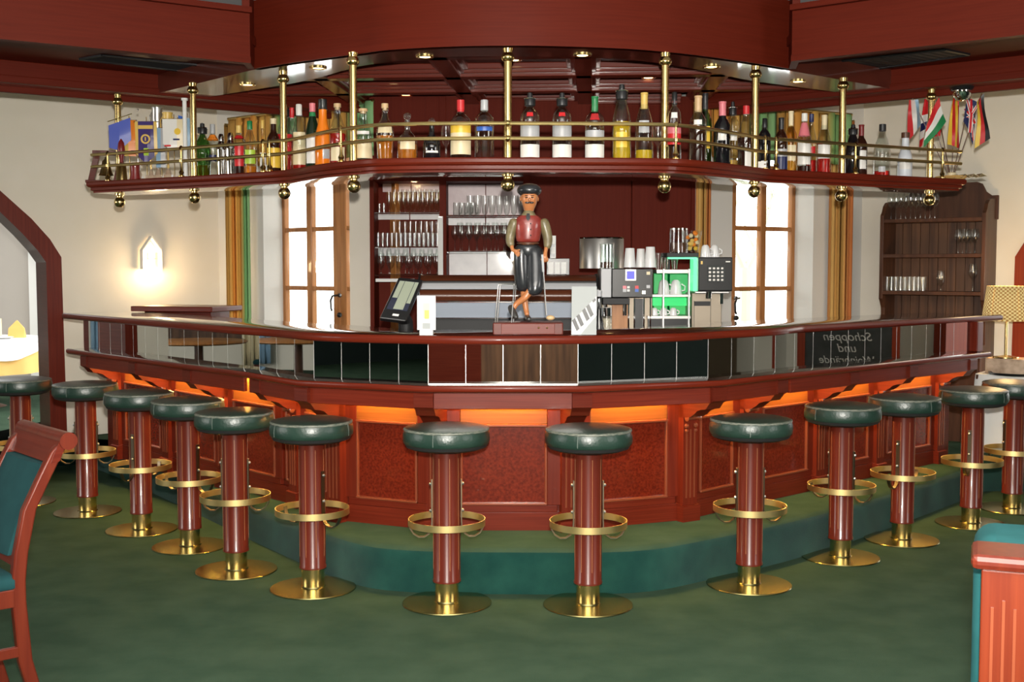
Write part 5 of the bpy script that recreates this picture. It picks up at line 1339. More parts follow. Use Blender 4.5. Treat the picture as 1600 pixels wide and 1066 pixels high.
mb = MB(); bx(mb, 1042, 1047, 396, 560, YK + .25, YK + .3, 'black_matte'); mb.build('rear_column', t, smooth=0)
zb = zat(395, YK + .15)
p = aty(1060, 395, YK + .15); r = 14 * (YK + .15) / F; h_ = 37 * YK / F
t = thing('bean_container', 'round amber tinted bean container on the black coffee machine', 'bean container', (p.x, YK + .15, zb))
mb = MB(); mb.lathe([(r, 0), (r, h_)], 'glass_bottle', n=28, caps=False); mb.build('container_wall', t, local=True); mb = MB(); mb.lathe([(.001, .005), (r * .95, .005), (r * .95, h_ * .42), (.001, h_ * .5)], 'c_brown', n=22); mb.build('coffee_beans', t, local=True); mb = MB(); mb.lathe([(r * 1.03, h_ - .004), (r * 1.03, h_ + .006), (.001, h_ + .01)], 'chrome', n=24); mb.build('lid', t, local=True)
p = aty(1080, 395, YK + .12); r = 16 * (YK + .12) / F
t = thing('glass_bowl', 'clear bowl of yellow wrapped sweets on the black coffee machine', 'bowl', (p.x, YK + .10, zb))
mb = MB(); mb.lathe([(.001, .004), (r * .6, .004), (r * .72, .05), (r, .13)], 'glass', n=24, caps=False); mb.build('bowl', t, local=True)
mb = MB(); 
random.seed(2)
for j in range(16): mb.sphere((random.uniform(-.6, .6) * r * .8, random.uniform(-.6, .6) * r * .8, .02 + random.random() * .10), .014, random.choice(['c_yellow', 'c_gold', 'c_cream', 'c_orange']), 8)
o_ = mb.build('sweets', t, local=True); o_['kind'] = 'stuff'
for px, l in ((1102, 'white cup upside down on top of the black coffee machine, nearer the bean container'), (1116, 'white cup upside down on top of the black coffee machine, outer one')):
    cup('coffee_cup', l, px, 402, 11, 16, 19, YK + .04 + (.05 if px > 1110 else 0), 'coffee cups in the warmer', handle=True)
# ================================================================== glass cabinet behind the bar
YG = 8.40; DG = .30
X0, X1, XA, XB = aty(578, 400, YG).x, aty(1086, 400, YG).x, aty(691, 400, YG).x, aty(822, 400, YG).x
cab = thing('glass_cabinet', 'tall red mahogany cabinet wall with open glass shelves', 'cabinet', ((X0 + X1) / 2, YG, .21))
ZCB = 2.70
mb = MB(); mb.box(((X0 + X1) / 2, YG + DG + .005, (ZCB + .21) / 2), (X1 - X0, .02, ZCB - .21), 'mahogany_cabinet'); mb.build('back_panel', cab, smooth=0)
for a, b in ((X0, X0 + .03), (XA - .02, XA + .03), (XB - .02, XB + .03), (X1 - .03, X1)):
    mb = MB(); mb.box(((a + b) / 2, YG + DG / 2, (ZCB + .21) / 2), (b - a, DG, ZCB - .21), 'mahogany_cabinet'); mb.build('upright', cab, smooth=0, bevel=.003)
zt = zat(283, YG)
mb = MB(); mb.box(((X0 + X1) / 2, YG + DG / 2, (zt + ZCB) / 2), (X1 - X0, DG - .01, ZCB - zt), 'mahogany_cabinet'); mb.build('top_rail', cab, smooth=0)
for a, b in ((XB + .03, lerp(XB, X1, .62)), (lerp(XB, X1, .62) + .006, X1 - .03)):
    mb = MB(); mb.box(((a + b) / 2, YG + .012, (.21 + zt) / 2), (b - a, .024, zt - .21), 'mahogany_cabinet'); mb.build('door_panel', cab, smooth=0, bevel=.004)
mb = MB(); mb.box(((X0 + XB) / 2, YG + DG / 2, .6), (XB - X0 - .04, DG - .02, .78), 'mahogany_cabinet'); mb.build('lower_cupboard', cab, smooth=0)
# reflections in the mirrored cabinet back, put into the colour of pale boards
def gx(px, Y=YG): return aty(px, 400, Y).x
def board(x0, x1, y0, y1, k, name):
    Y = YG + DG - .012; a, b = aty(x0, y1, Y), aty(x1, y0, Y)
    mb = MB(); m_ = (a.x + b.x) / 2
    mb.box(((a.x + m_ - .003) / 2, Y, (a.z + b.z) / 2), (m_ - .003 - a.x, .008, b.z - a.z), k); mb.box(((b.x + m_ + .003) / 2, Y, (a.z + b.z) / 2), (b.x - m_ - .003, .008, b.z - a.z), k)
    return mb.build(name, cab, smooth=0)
board(700, 818, 288, 336, 'pink_reflection', 'reflection_board'); board(702, 820, 394, 436, 'pale_panel', 'reflection_board')
board(598, 687, 287, 300, 'pink_reflection', 'reflection_board')
SHV = []
for (x0, x1, yb, hpx) in ((584, 688, 332, 8), (585, 688, 385, 13), (585, 688, 429, 3), (694, 818, 338, 11), (694, 818, 393, 3)):
    zb = zat(yb, YG + .05); a, b = gx(x0, YG + .05), gx(x1, YG + .05); th = hpx * YG / F
    a = max(a, (X0 if x0 < 690 else XA) + .031); b = min(b, (XA if x0 < 690 else XB) - .021)
    mb = MB(); mb.box(((a + b) / 2, YG + .17, zb - .006), (b - a, .24, .012), 'pane'); 
    o_ = mb.build('glass_shelf', cab, smooth=0)
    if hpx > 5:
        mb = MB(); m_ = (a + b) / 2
        mb.box(((a + m_) / 2 - .002, YG + .262, zb - th / 2 - .006), (m_ - a - .004, .008, th), 'pale_panel'); mb.box(((b + m_) / 2 + .002, YG + .262, zb - th / 2 - .006), (b - m_ - .004, .008, th), 'pale_panel'); mb.build('reflection_strip', o_, smooth=0)  # pale strips paint the bright reflections below the shelf
    SHV.append((a, b, zb))
# ------------------------------------------------------------------ drinking glasses
GP = {
 'wine': [(.75, 0), (.7, .012), (.10, .03), (.09, .42), (.45, .48), (.95, .62), (1, .74), (.78, 1)],
 'goblet': [(.70, 0), (.66, .015), (.14, .04), (.12, .25), (.6, .33), (.95, .5), (1, .68), (.82, 1)],
 'flute': [(.9, 0), (.85, .012), (.13, .03), (.12, .32), (.7, .42), (1, .65), (.9, 1)],
 'tumbler': [(.82, .01), (.86, 0), (1, 1)],
 'beer': [(.72, 0), (.7, .03), (.34, .06), (.3, .12), (.72, .2), (.95, .6), (1, 1)],
 'mug': [(.92, 0), (1, .02), (1, 1)],
 'inverted': [(.78, 0), (1, .26), (.95, .38), (.45, .52), (.09, .58), (.10, .97), (.7, .988), (.75, 1)],
}
GM = {}
def drink_glass(kind, x, Y, z, w, h, label, group, k='glass', name='drinking_glass'):
    key = (kind, round(w, 3), round(h, 3), k)
    if key not in GM:
        mb = MB(); pr = [(r * w / 2, q * h) for r, q in GP[kind]]
        if kind == 'inverted' or kind == 'tumbler' or kind == 'mug': pass
        mb.lathe([(.0005, .002)] + pr if kind not in ('inverted',) else pr, k, n=14, caps=False)
        if kind == 'mug': mb.tube([(w*.5, 0, h*.2), (w*.78, 0, h*.28), (w*.8, 0, h*.65), (w*.5, 0, h*.78)], .005, k, 6)
        o = mb.build(name, smooth=60); GM[key] = o.data
    else:
        o = bpy.data.objects.new(name, GM[key]); COL.objects.link(o)
    o.location = (x, Y, z); o.rotation_euler.z = 0; tag(o, label, 'glass', group)
    return o
pxm = YG / F
def row(si, kind, n, f0, f1, w, h, dy, label, group, k='glass', name='drinking_glass'):
    a, b, z = SHV[si]
    for i in range(n):
        f = f0 + (f1 - f0) * (i / max(1, n - 1))
        drink_glass(kind, lerp(a, b, f), YG + dy, z + .001, w * pxm, h * pxm, label, group, k, name)
row(0, 'beer', 11, .20, .95, 9, 33, .14, 'gold rimmed beer tulip in the back row on the top cabinet shelf', 'beer glasses on the top cabinet shelf', 'glass_tint', 'beer_glass')
row(0, 'flute', 10, .28, .97, 8, 38, .22, 'tall tulip behind the beer glasses on the top cabinet shelf', 'tall tulips on the top cabinet shelf', 'glass', 'tall_glass')
row(0, 'tumbler', 2, .06, .13, 6, 14, .10, 'tiny clear shot glass at the window end of the top cabinet shelf', 'shot glasses on the top cabinet shelf', 'glass', 'shot_glass')
row(1, 'tumbler', 14, .04, .96, 6.6, 21, .09, 'narrow clear longdrink tumbler on the middle cabinet shelf', 'tumblers on the middle cabinet shelf', 'glass', 'tumbler')
row(1, 'beer', 9, .26, .95, 9, 40, .21, 'stemmed glass behind the tumblers on the middle cabinet shelf', 'stemmed glasses behind the tumblers', 'glass_tint', 'stemmed_glass')
row(2, 'goblet', 7, .08, .95, 13, 33, .10, 'round bowled brandy goblet on the lowest cabinet shelf', 'goblets on the lowest cabinet shelf', 'glass', 'goblet')
row(2, 'wine', 8, .05, .96, 10, 40, .2, 'wine glass behind the goblets on the lowest cabinet shelf', 'wine glasses behind the goblets', 'glass', 'wine_glass')
row(3, 'mug', 4, .12, .34, 10, 22, .12, 'squat glass mug on the upper shelf behind the statuette', 'mugs behind the statuette', 'glass', 'glass_mug')
row(3, 'beer', 8, .30, .98, 12, 34, .2, 'tall beer glass on the upper shelf behind the statuette', 'beer glasses behind the statuette', 'glass', 'beer_glass')
row(4, 'wine', 10, .10, .96, 11, 40, .10, 'wine glass on the shelf beside the statuette waistcoat', 'wine glasses beside the statuette', 'glass', 'wine_glass')
row(4, 'wine', 8, .16, .98, 12, 46, .20, 'large wine glass in the rear row beside the statuette', 'large wine glasses beside the statuette', 'glass', 'large_wine_glass')
# white notice hung on the cabinet upright
p = aty(688, 370, YG - .02); t = thing('notice_sign', 'narrow white paper sheet pinned to the cabinet upright', 'paper', (p.x, YG - .006, zat(440, YG)))
mb = MB(); mb.box((0, 0, .24), (.036, .004, .44), 'paper'); mb.build('sheet', t, local=True, smooth=0); mb = MB(); mb.box((0, -.0025, .455), (.02, .002, .008), 'steel'); mb.build('clip', t, local=True, smooth=0)
p = aty(618, 436, YG); t = thing('white_shelf', 'short white board under the lowest glass shelf', 'board', (p.x, YG, zat(438, YG))); mb = MB(); mb.box((0, -.02, 0), (60 * pxm, .04, .022), 'white'); mb.build('board', t, local=True, smooth=0)

# ================================================================== rustic dresser at the lamp wall
hp0, hp1 = on4(1377), on4(1560)
d4r = W4d if W4d.x > 0 else -W4d
n4 = Vector((-d4r.y, d4r.x)); n4 = n4 if n4.y < 0 else -n4      # towards the room
DD = .30
c0 = hit(1377, 400, [tuple(hp0 + n4 * DD), tuple(hp1 + n4 * DD)])[0].xy; c1 = hit(1536, 400, [tuple(hp0 + n4 * DD), tuple(hp1 + n4 * DD)])[0].xy
LH = (c1 - c0).length; mid = (c0 + c1) / 2
rz4 = math.atan2(d4r.y, d4r.x)
dr = thing('rustic_dresser', 'brown plank backed open dresser beside the table lamp', 'dresser', (mid.x, mid.y, .0), rz4)
# local frame: x along the front, y back (towards the wall), z up
def dz(py, f): q = lerp(c0, c1, f); return zat(py, q.y)
zs = [(dz(344, .0) + dz(338, 1)) / 2, (dz(398, 0) + dz(395.5, 1)) / 2, (dz(455, 0) + dz(456, 1)) / 2]
mb = MB(); n_pl = 11
for j in range(n_pl):
    x0 = -LH/2 + LH * j / n_pl; mb.box((x0 + LH / n_pl / 2, DD - .02 + .002 * (j % 2), 1.0), (LH / n_pl - .004, .02, 2.02), 'rustic')
mb.build('plank_back', dr, local=True, smooth=0)
def side(x, k):
    pr = [(.0, zs[2] - .14), (.05, zs[2] - .16), (.05, .0), (DD - .012, .0), (DD - .012, zs[0] + .16), (.06, zs[0] + .10), (.03, zs[0] + .05), (.0, zs[0] + .03)]
    pr = [(-.06, 0), (-.06, .92), (.06, .93), (.05, zs[2] - .13), (.02, zs[2] - .08), (0, zs[2] - .06), (0, zs[0] + .03), (.03, zs[0] + .06), (.05, zs[0] + .10), (.09, zs[0] + .13), (.15, zs[0] + .14), (DD - .012, zs[0] + .15), (DD - .012, 0)]
    mb = MB(); mb.loft([[(x - .014, y, z) for y, z in pr], [(x + .014, y, z) for y, z in pr]], k); return mb.build('side_board', dr, local=True, smooth=0, bevel=.003)
side(-LH/2, 'rustic_dark'); side(LH/2, 'rustic_dark')
for z in zs:
    mb = MB(); mb.box((0, (DD - .03) / 2, z - .014), (LH - .028, DD - .03, .028), 'rustic_dark'); mb.build('shelf', dr, local=True, smooth=0, bevel=.003)
# shaped crest board
cr = [(-LH/2, zs[0] - .01), (LH/2 + .03, zs[0] - .01), (LH/2 + .03, zs[0] + .17), (LH/2 - .02, zs[0] + .17), (LH/2 - .06, zs[0] + .20), (LH/2 - .09, zs[0] + .26), (LH/2 - .13, zs[0] + .275), (-LH/2 + .20, zs[0] + .275), (-LH/2 + .15, zs[0] + .26), (-LH/2 + .12, zs[0] + .20), (-LH/2 + .06, zs[0] + .17), (-LH/2, zs[0] + .12)]
mb = MB(); mb.loft([[(x, DD - .05, z) for x, z in cr], [(x, DD - .028, z) for x, z in cr]], 'rustic_dark'); mb.build('crest_board', dr, local=True, smooth=0, bevel=.004)
mb = MB(); mb.box((0, .09, .46), (LH, .32, .90), 'rustic_dark'); mb.build('lower_cupboard', dr, local=True, smooth=0, bevel=.004)
Rz = Matrix.Rotation(rz4, 4, 'Z')
def on_dresser(px, zi, dep):
    """room point on a dresser shelf under a picture column"""
    o_ = n4 * -dep
    q = hit(px, 400, [tuple(c0 + o_), tuple(c1 + o_)])[0]; return Vector((q.x, q.y, zs[zi] + .0005))
for j in range(10):
    p = on_dresser(1391 + j * 7.6, 0, .08 if j % 2 == 0 else .15); drink_glass('wine', p.x, p.y, p.z, .062, .205, 'stemmed wine glass in the row on top of the dresser', 'wine glasses on the dresser top', 'glass', 'wine_glass')
for j in range(5):
    p = on_dresser(1497 + j * 6.4, 1, .09 if j % 2 == 0 else .17); drink_glass('wine', p.x, p.y, p.z, .064, .185, 'wine glass in the cluster on the middle dresser shelf', 'wine glasses on the middle dresser shelf', 'glass', 'wine_glass')
for j in range(9):
    p = on_dresser(1387 + j * 7.0, 2, .07 if j % 2 == 0 else .13); drink_glass('tumbler', p.x, p.y, p.z, .052, .108, 'straight clear tumbler in the row on the lowest dresser shelf', 'tumblers on the lowest dresser shelf', 'glass', 'tumbler')
p = on_dresser(1471, 2, .1); drink_glass('goblet', p.x, p.y, p.z, .066, .155, 'single beer goblet in the middle of the lowest dresser shelf', None, 'glass', 'beer_goblet')
p = on_dresser(1521, 2, .1); drink_glass('wine', p.x, p.y, p.z, .068, .205, 'single large wine glass at the lamp end of the lowest dresser shelf', None, 'glass', 'wine_glass')
# side table with white cloth, tray and lamp
pt = atz(1578, 583, .76)
TC = Vector((pt.x + .10, pt.y + .05)) + d4r * .08 + n4 * .06
t = thing('lamp_table', 'side table under the table lamp', 'table', (TC.x, TC.y, 0), rz4)
mb = MB(); mb.box((0, 0, .735), (.62, .42, .03), 'rustic_dark'); mb.build('table_top', t, local=True, smooth=0)
for sx in (-1, 1):
    for sy in (-1, 1):
        mb = MB(); mb.box((sx * .27, sy * .17, .36), (.045, .045, .72), 'rustic_dark'); mb.build('leg', t, local=True, smooth=0)
mb = MB(); lo = []
for z, e in ((.757, -.002), (.757, .012), (.70, .018), (.45, .03), (.21, .035)):
    lp = []
    for j in range(48):
        a = 2 * PI * j / 48; cx_, sx_ = math.cos(a), math.sin(a)
        k_ = 1 / max(abs(cx_) / .31, abs(sx_) / .21); rip = .008 * math.sin(a * 14) * (.757 - z) * 2
        lp.append((cx_ * (k_ + e + rip), sx_ * (k_ + e + rip), z))
    lo.append(lp)
mb.loft(lo, 'cloth_white', caps=False); mb.quad([(x, y, .757) for x, y, z in lo[0]], 'cloth_white')
o_ = mb.build('tablecloth', smooth=60); o_.location = (TC.x, TC.y, 0); o_.rotation_euler.z = rz4; tag(o_, 'white cloth over the side table by the lamp', 'tablecloth')
lp_ = aty(1571, 565, TC.y + .03); zL_ = .77
t = thing('lamp_plinth', 'small reddish marble block carrying the table lamp', 'block', (lp_.x + .03, TC.y + .05, .7575), rz4); mb = MB(); mb.box((.0, 0, .055), (.26, .20, .108), 'marble'); mb.build('block', t, local=True, smooth=0, bevel=.004)
zb_ = .7575 + .111
t = thing('table_lamp', 'table lamp with yellow checked shade and brass stem', 'table lamp', (lp_.x, TC.y + .03, zb_))
mb = MB(); mb.lathe([(.001, 0), (.085, 0), (.085, .008), (.03, .016), (.012, .02)], 'brass', n=28); mb.build('lamp_base', t, local=True)
mb = MB(); mb.lathe([(.010, .015), (.010, .36)], 'brass', n=14); mb.build('stem', t, local=True)
z0, z1 = zat(501, TC.y + .03) - zb_, zat(447, TC.y + .03) - zb_
r0, r1 = 37 * TC.y / F, 30 * TC.y / F
mb = MB(); n_ = 48
for j in range(n_):
    a0, a1 = 2*PI*j/n_, 2*PI*(j+1)/n_
    mb.quad([(r0*math.cos(a0), r0*math.sin(a0), z0), (r0*math.cos(a1), r0*math.sin(a1), z0), (r1*math.cos(a1), r1*math.sin(a1), z1), (r1*math.cos(a0), r1*math.sin(a0), z1)], 'lamp_shade', [(j/n_, 0), ((j+1)/n_, 0), ((j+1)/n_, 1), (j/n_, 1)])
o_ = mb.build('lamp_shade', t, local=True, smooth=60); mo = o_.modifiers.new('thick', 'SOLIDIFY'); mo.thickness = .003
mb = MB(); mb.sphere((0, 0, z0 + .12), .035, 'bulb', 14); mb.build('bulb', t, local=True)
p = atz(1572, 571, .7575); tq = thing('serving_tray', 'black oval tray lying on the white cloth below the lamp', 'tray', (TC.x - .16, TC.y - .10, .7578), rz4)
mb = MB(); mb.lathe([(.001, .004), (.15, .004), (.17, .018), (.175, .018), (.155, 0), (.001, 0)], 'black', n=32); mb.build('tray', tq, local=True)
tq.scale = (1, .7, 1)

# ================================================================== curtains
def curtain(name, label, a, b, z0, z1, k, folds, amp, group=None, rep=1.0, tie=None, cat='curtain'):
    a, b = Vector(a), Vector(b); d = (b - a); L = d.length; d = d.normalized(); n = Vector((-d.y, d.x)); NX = folds * 8
    t = thing(name, label, cat, (a.x, a.y, z1), 0, group); mb = MB(); NZ = 6
    for jz in range(NZ):
        for j in range(NX):
            def P(i, q):
                f = i / NX; h = q / NZ; sq = 1.0
                if tie: sq = 1 - tie * math.sin(PI * min(1, h * 1.0)) * .0 - tie * (1 - h) 
                s_ = L * (.0 + f * sq); y = amp * math.sin(f * folds * 2 * PI) * (.8 + .2 * h)
                return (a.x + d.x * s_ + n.x * y, a.y + d.y * s_ + n.y * y, z0 + (z1 - z0) * h)
            u0, u1 = j / NX * rep, (j + 1) / NX * rep
            mb.quad([P(j, jz), P(j + 1, jz), P(j + 1, jz + 1), P(j, jz + 1)], k, [(u0, 0), (u1, 0), (u1, 1), (u0, 1)])
    o_ = mb.build('cloth', t, smooth=80); mo = o_.modifiers.new('thick', 'SOLIDIFY'); mo.thickness = .004
    me = o_.data; b_ = bmesh.new(); b_.from_mesh(me); bmesh.ops.remove_doubles(b_, verts=b_.verts, dist=1e-5); b_.to_mesh(me); b_.free()
    mb = MB(); mb.tube([(a.x, a.y, z1 + .0), (b.x, b.y, z1 + .0)], .012, 'brass_old', 8); mb.build('curtain_rod', t)
    return t
cA, cB = aty(354, 420, 9.40), aty(391, 420, 9.48)
curtain('curtain', 'orange and green striped curtain hanging between sconce wall and window', cA.xy, cB.xy, .24, 2.62, 'curtain', 4, .016, None, 1.0)
cC, cD = aty(1294, 420, 9.30), aty(1331, 420, 9.18)
curtain('curtain', 'golden striped curtain hanging between window and lamp wall', cC.xy, cD.xy, .24, 2.62, 'curtain_gold', 4, .016, None, 1.0)
cE, cF = aty(1087, 420, 8.33), aty(1109, 420, 8.36)
curtain('curtain', 'narrow orange striped curtain beside the red cabinet wall', cE.xy, cF.xy, .24, 2.62, 'curtain_gold', 3, .012, None, 1.0)
pA, pB = aty(357, 220, 9.36), aty(584, 220, 8.32)
curtain('curtain_valance', 'striped valance over the window by the sconce wall', pA.xy, pB.xy, 2.28, 2.66, 'curtain', 9, .014, None, 2.0, cat='valance')
pC, pD = aty(1084, 220, 8.30), aty(1330, 220, 9.10)
curtain('curtain_valance', 'striped valance over the window by the lamp wall', pC.xy, pD.xy, 2.28, 2.66, 'curtain', 9, .014, None, 2.0, cat='valance')

# ================================================================== house shaped wall lamp
q = on1(233); nrm = Vector((W1d.y, -W1d.x)); nrm = nrm if nrm.y < 0 else -nrm
ang = math.atan2(W1d.y, W1d.x)
zA, zE, zB = zat(369, q.y), zat(391, q.y), zat(421, q.y)
sc = thing('wall_lamp', 'glowing little house shaped wall lamp on the cream wall', 'wall lamp', (q.x, q.y, zB), ang)
wS = 20 * q.y / F / math.cos(ang) * .62
hh = zA - zB; he = zE - zB; dS = .10
def house(y0, y1, w, z0, k, mb, ins=0):
    pr = [(-w, z0), (-w, he), (0, hh), (w, he), (w, z0)]
    pi_ = [(-w + ins, z0), (-w + ins, he - ins * .4), (0, hh - ins * 1.3), (w - ins, he - ins * .4), (w - ins, z0)]
    lo = [[(x, y0, z) for x, z in pr], [(x, y1, z) for x, z in pr], [(x, y1, z) for x, z in pi_], [(x, y0, z) for x, z in pi_], [(x, y0, z) for x, z in pr]]
    mb.loft(lo, k, caps=False, closed=False)
mb = MB(); house(-dS, -.012, wS, 0, 'white', mb, .010); mb.build('house_shell', sc, local=True, smooth=0)
mb = MB(); pr = [(-wS * .72, .02), (-wS * .72, he - .01), (0, hh - .05), (wS * .72, he - .01), (wS * .72, .02)]
mb.loft([[(x, -dS * .55, z) for x, z in pr], [(x, -dS * .5, z) for x, z in pr]], 'lamp_glow'); mb.build('lit_panel', sc, local=True, smooth=0)
mb = MB(); mb.box((0, -dS * .75, he * .55), (wS * 1.3, .006, .006), 'brass'); mb.box((-wS * .4, -dS * .75, he * .5), (.008, .006, he * .75), 'brass'); mb.box((wS * .5, -dS * .75, he * .5), (.02, .006, he * .75), 'brass'); mb.build('lamp_holder', sc, local=True, smooth=0)
mb = MB(); mb.sphere((0, -dS * .35, .0), .022, 'bulb', 12); mb.build('bulb', sc, local=True)

# ================================================================== green upholstered chair at the lower corner
nr, fr_ = atz(74, 700, .90), None
near = Vector((-1.615, 3.84)); far = Vector((-1.90, 4.17))
wd = (near - far).normalized(); W_ = (near - far).length
fd = Vector((wd.y, -wd.x)); fd = fd if fd.x < 0 else -fd              # the way the chair faces
ch = thing('dining_chair', 'mahogany dining chair with green velvet back, cut by the photo edge', 'chair', (far.x, far.y, 0))
def Cp(along, fwd, z): return Vector((far.x + wd.x * along + fd.x * fwd, far.y + wd.y * along + fd.y * fwd, z))
prof = [(-.06, 0), (-.01, .20), (.005, .40), (.005, .47), (-.005, .56), (-.035, .70), (-.085, .80), (-.13, .885), (-.16, .918)]
for al in (.02, W_ - .02):
    mb = MB(); lo = []
    for f, z in prof:
        t_ = .028 if z < .9 else .022
        lo.append([Cp(al - .018, f - t_ * .8, z), Cp(al + .018, f - t_ * .8, z), Cp(al + .018, f + t_ * .8, z), Cp(al - .018, f + t_ * .8, z)])
    mb.loft(lo, 'mahogany_chair'); mb.build('rear_leg_and_stile', ch, smooth=50, bevel=.006)
mb = MB(); mb.tube([Cp(-.005, -.165, .918), Cp(W_ + .005, -.165, .918)], .030, 'mahogany_chair', 16); mb.loft([[Cp(0, -.135, .853), Cp(W_, -.135, .853), Cp(W_, -.165, .923), Cp(0, -.165, .923)], [Cp(0, -.105, .848), Cp(W_, -.105, .848), Cp(W_, -.135, .918), Cp(0, -.135, .918)]], 'mahogany_dark'); mb.build('top_rail', ch, smooth=50)
mb = MB(); lo = []
for f, z in [(.01, .55), (-.02, .65), (-.06, .74), (-.105, .842)]:
    lo.append([Cp(.045, f - .015, z), Cp(W_ - .045, f - .015, z), Cp(W_ - .045, f + .018, z), Cp(W_ * .5, f + .032, z), Cp(.045, f + .018, z)])
mb.loft(lo, 'velvet_teal'); mb.build('back_upholstery', ch, smooth=60)
mb = MB(); mb.loft([[Cp(.03, -.01, .52), Cp(W_ - .03, -.01, .52), Cp(W_ - .03, .02, .52), Cp(.03, .02, .52)], [Cp(.03, -.015, .555), Cp(W_ - .03, -.015, .555), Cp(W_ - .03, .015, .555), Cp(.03, .015, .555)]], 'mahogany_dark'); mb.build('lower_back_rail', ch, smooth=0)
mb = MB(); lo = []
for z, i in ((.44, .012), (.45, .0), (.475, .0), (.495, .02), (.50, .06)):
    lo.append([Cp(i, .02 + i * .3, z), Cp(W_ - i, .02 + i * .3, z), Cp(W_ + .02 - i, .45 - i, z), Cp(-.02 + i, .45 - i, z)])
mb.loft(lo, 'velvet_teal'); mb.build('seat', ch, smooth=60)
for al, nm in ((.015, 'side_rail'), (W_ - .015, 'side_rail')):
    mb = MB(); mb.loft([[Cp(al - .014, .02, .385), Cp(al + .014, .02, .385), Cp(al + .014, .02, .445), Cp(al - .014, .02, .445)], [Cp(al - .014, .44, .385), Cp(al + .014, .44, .385), Cp(al + .014, .44, .445), Cp(al - .014, .44, .445)]], 'mahogany_chair'); mb.build(nm, ch, smooth=0, bevel=.003)
    mb = MB(); mb.loft([[Cp(al - .01, -.0, .215), Cp(al + .01, .0, .215), Cp(al + .01, .0, .25), Cp(al - .01, .0, .25)], [Cp(al - .01, .44, .215), Cp(al + .01, .44, .215), Cp(al + .01, .44, .25), Cp(al - .01, .44, .25)]], 'mahogany_chair'); mb.build('stretcher', ch, smooth=0, bevel=.003)
    mb = MB(); mb.loft([[Cp(al - .014, .42, 0), Cp(al + .014, .42, 0), Cp(al + .014, .445, 0), Cp(al - .014, .445, 0)], [Cp(al - .02, .41, .44), Cp(al + .02, .41, .44), Cp(al + .02, .45, .44), Cp(al - .02, .45, .44)]], 'mahogany_chair'); mb.build('front_leg', ch, smooth=0, bevel=.003)
mb = MB(); mb.loft([[Cp(.0, .43, .385), Cp(.0, .45, .385), Cp(.0, .45, .445), Cp(.0, .43, .445)], [Cp(W_, .43, .385), Cp(W_, .45, .385), Cp(W_, .45, .445), Cp(W_, .43, .445)]], 'mahogany_chair'); mb.build('front_rail', ch, smooth=0, bevel=.003)

# ================================================================== bench end at the other corner
YBn = 2.35
x0 = aty(1532, 950, YBn).x
zcap = zat(866, YBn); zcap0 = zat(890, YBn)
bn = thing('bench', 'green velvet bench with fluted orange red wooden end, cut by the photo edge', 'bench', (x0, YBn, 0), -.375)
mb = MB(); mb.box((.35, .03, zcap0 / 2), (.70, .06, zcap0), 'mahogany_bench'); mb.build('end_panel', bn, local=True, smooth=0, bevel=.003)
mb = MB()
for x in (.022, .043, .064, .12, .14, .16): mb.box((x, -.001, zcap0 - .06 - .25 - (0 if x == .043 else .015)), (.0055, .006, .5), 'molding_edge')
mb.build('fluting', bn, local=True, smooth=0)
mb = MB(); mb.box((.34, .06, (zcap + zcap0) / 2), (.72, .15, zcap - zcap0), 'mahogany_chair'); mb.build('cap_rail', bn, local=True, smooth=0, bevel=.012)
zb2 = zat(806, YBn + .42)
mb = MB(); mb.box((.345, .27, .52 + .02), (.72, .30, zb2 * 2 - 1.04), 'velvet_bench')
mb.v = [Vector((v.x, v.y, .0 if v.z < .5 else zb2)) for v in mb.v]
o_ = mb.build('back_cushion', bn, local=True, smooth=60, bevel=.045); o_.modifiers[0].segments = 5
mb = MB(); mb.box((.345, .75, .24), (.70, .66, .46), 'velvet_bench'); o_ = mb.build('seat', bn, local=True, smooth=60, bevel=.03)

# ================================================================== dining room beyond the arch
pa = atz(10, 527, .75)
t = thing('annex_table', 'round dining table under white and yellow cloths beyond the arch', 'table', (pa.x - .28, pa.y, 0))
mb = MB(); mb.lathe([(.001, .70), (.60, .70), (.60, .73), (.001, .73)], 'rustic_dark', n=32); mb.build('table_top', t, local=True); mb = MB(); mb.lathe([(.25, 0), (.06, .06), (.05, .70)], 'rustic_dark', n=18); mb.build('pedestal', t, local=True)
def cloth(r, drop, k, name, label, cat, square=False, z=.735, rot=0):
    mb = MB(); lo = []
    for f in (0, .98, 1.0, 1.015, 1.03, 1.05):
        lp = []
        for j in range(64):
            a = 2*PI*j/64
            rr = r * f if f else .001
            dz_ = 0 if f <= .98 else (drop * (f - .98) / .07) * (1 if not square else (.45 + .55 * abs(math.cos(2 * a))))
            rr += .02 * math.sin(a * 12) * max(0, f - .98) * 12
            lp.append((rr * math.cos(a), rr * math.sin(a), z - dz_))
        lo.append(lp)
    mb.loft(lo, k, caps=False); o = mb.build(name, smooth=70); o.location = (pa.x - .28, pa.y, 0); o.rotation_euler.z = rot; tag(o, label, cat)
cloth(.61, .36, 'cloth_yellow', 'under_cloth', 'yellow under cloth on the table beyond the arch', 'tablecloth'); cloth(.625, .22, 'cloth_white', 'top_cloth', 'white top cloth on the table beyond the arch', 'tablecloth', True, .745, PI / 4)
p = aty(27, 527, pa.y); t = thing('folded_napkin', 'orange napkin folded into a peak on the table beyond the arch', 'napkin', (p.x, p.y, .746))
mb = MB(); mb.loft([[(-.09, -.03, 0), (.09, -.03, 0), (.08, .05, 0), (-.08, .05, 0)], [(-.085, -.02, .10), (.085, -.02, .10), (.07, .03, .10), (-.07, .03, .10)], [(-.004, 0, .185), (.004, 0, .185), (.004, .01, .185), (-.004, .01, .185)]], 'napkin'); mb.build('napkin', t, local=True, smooth=0)
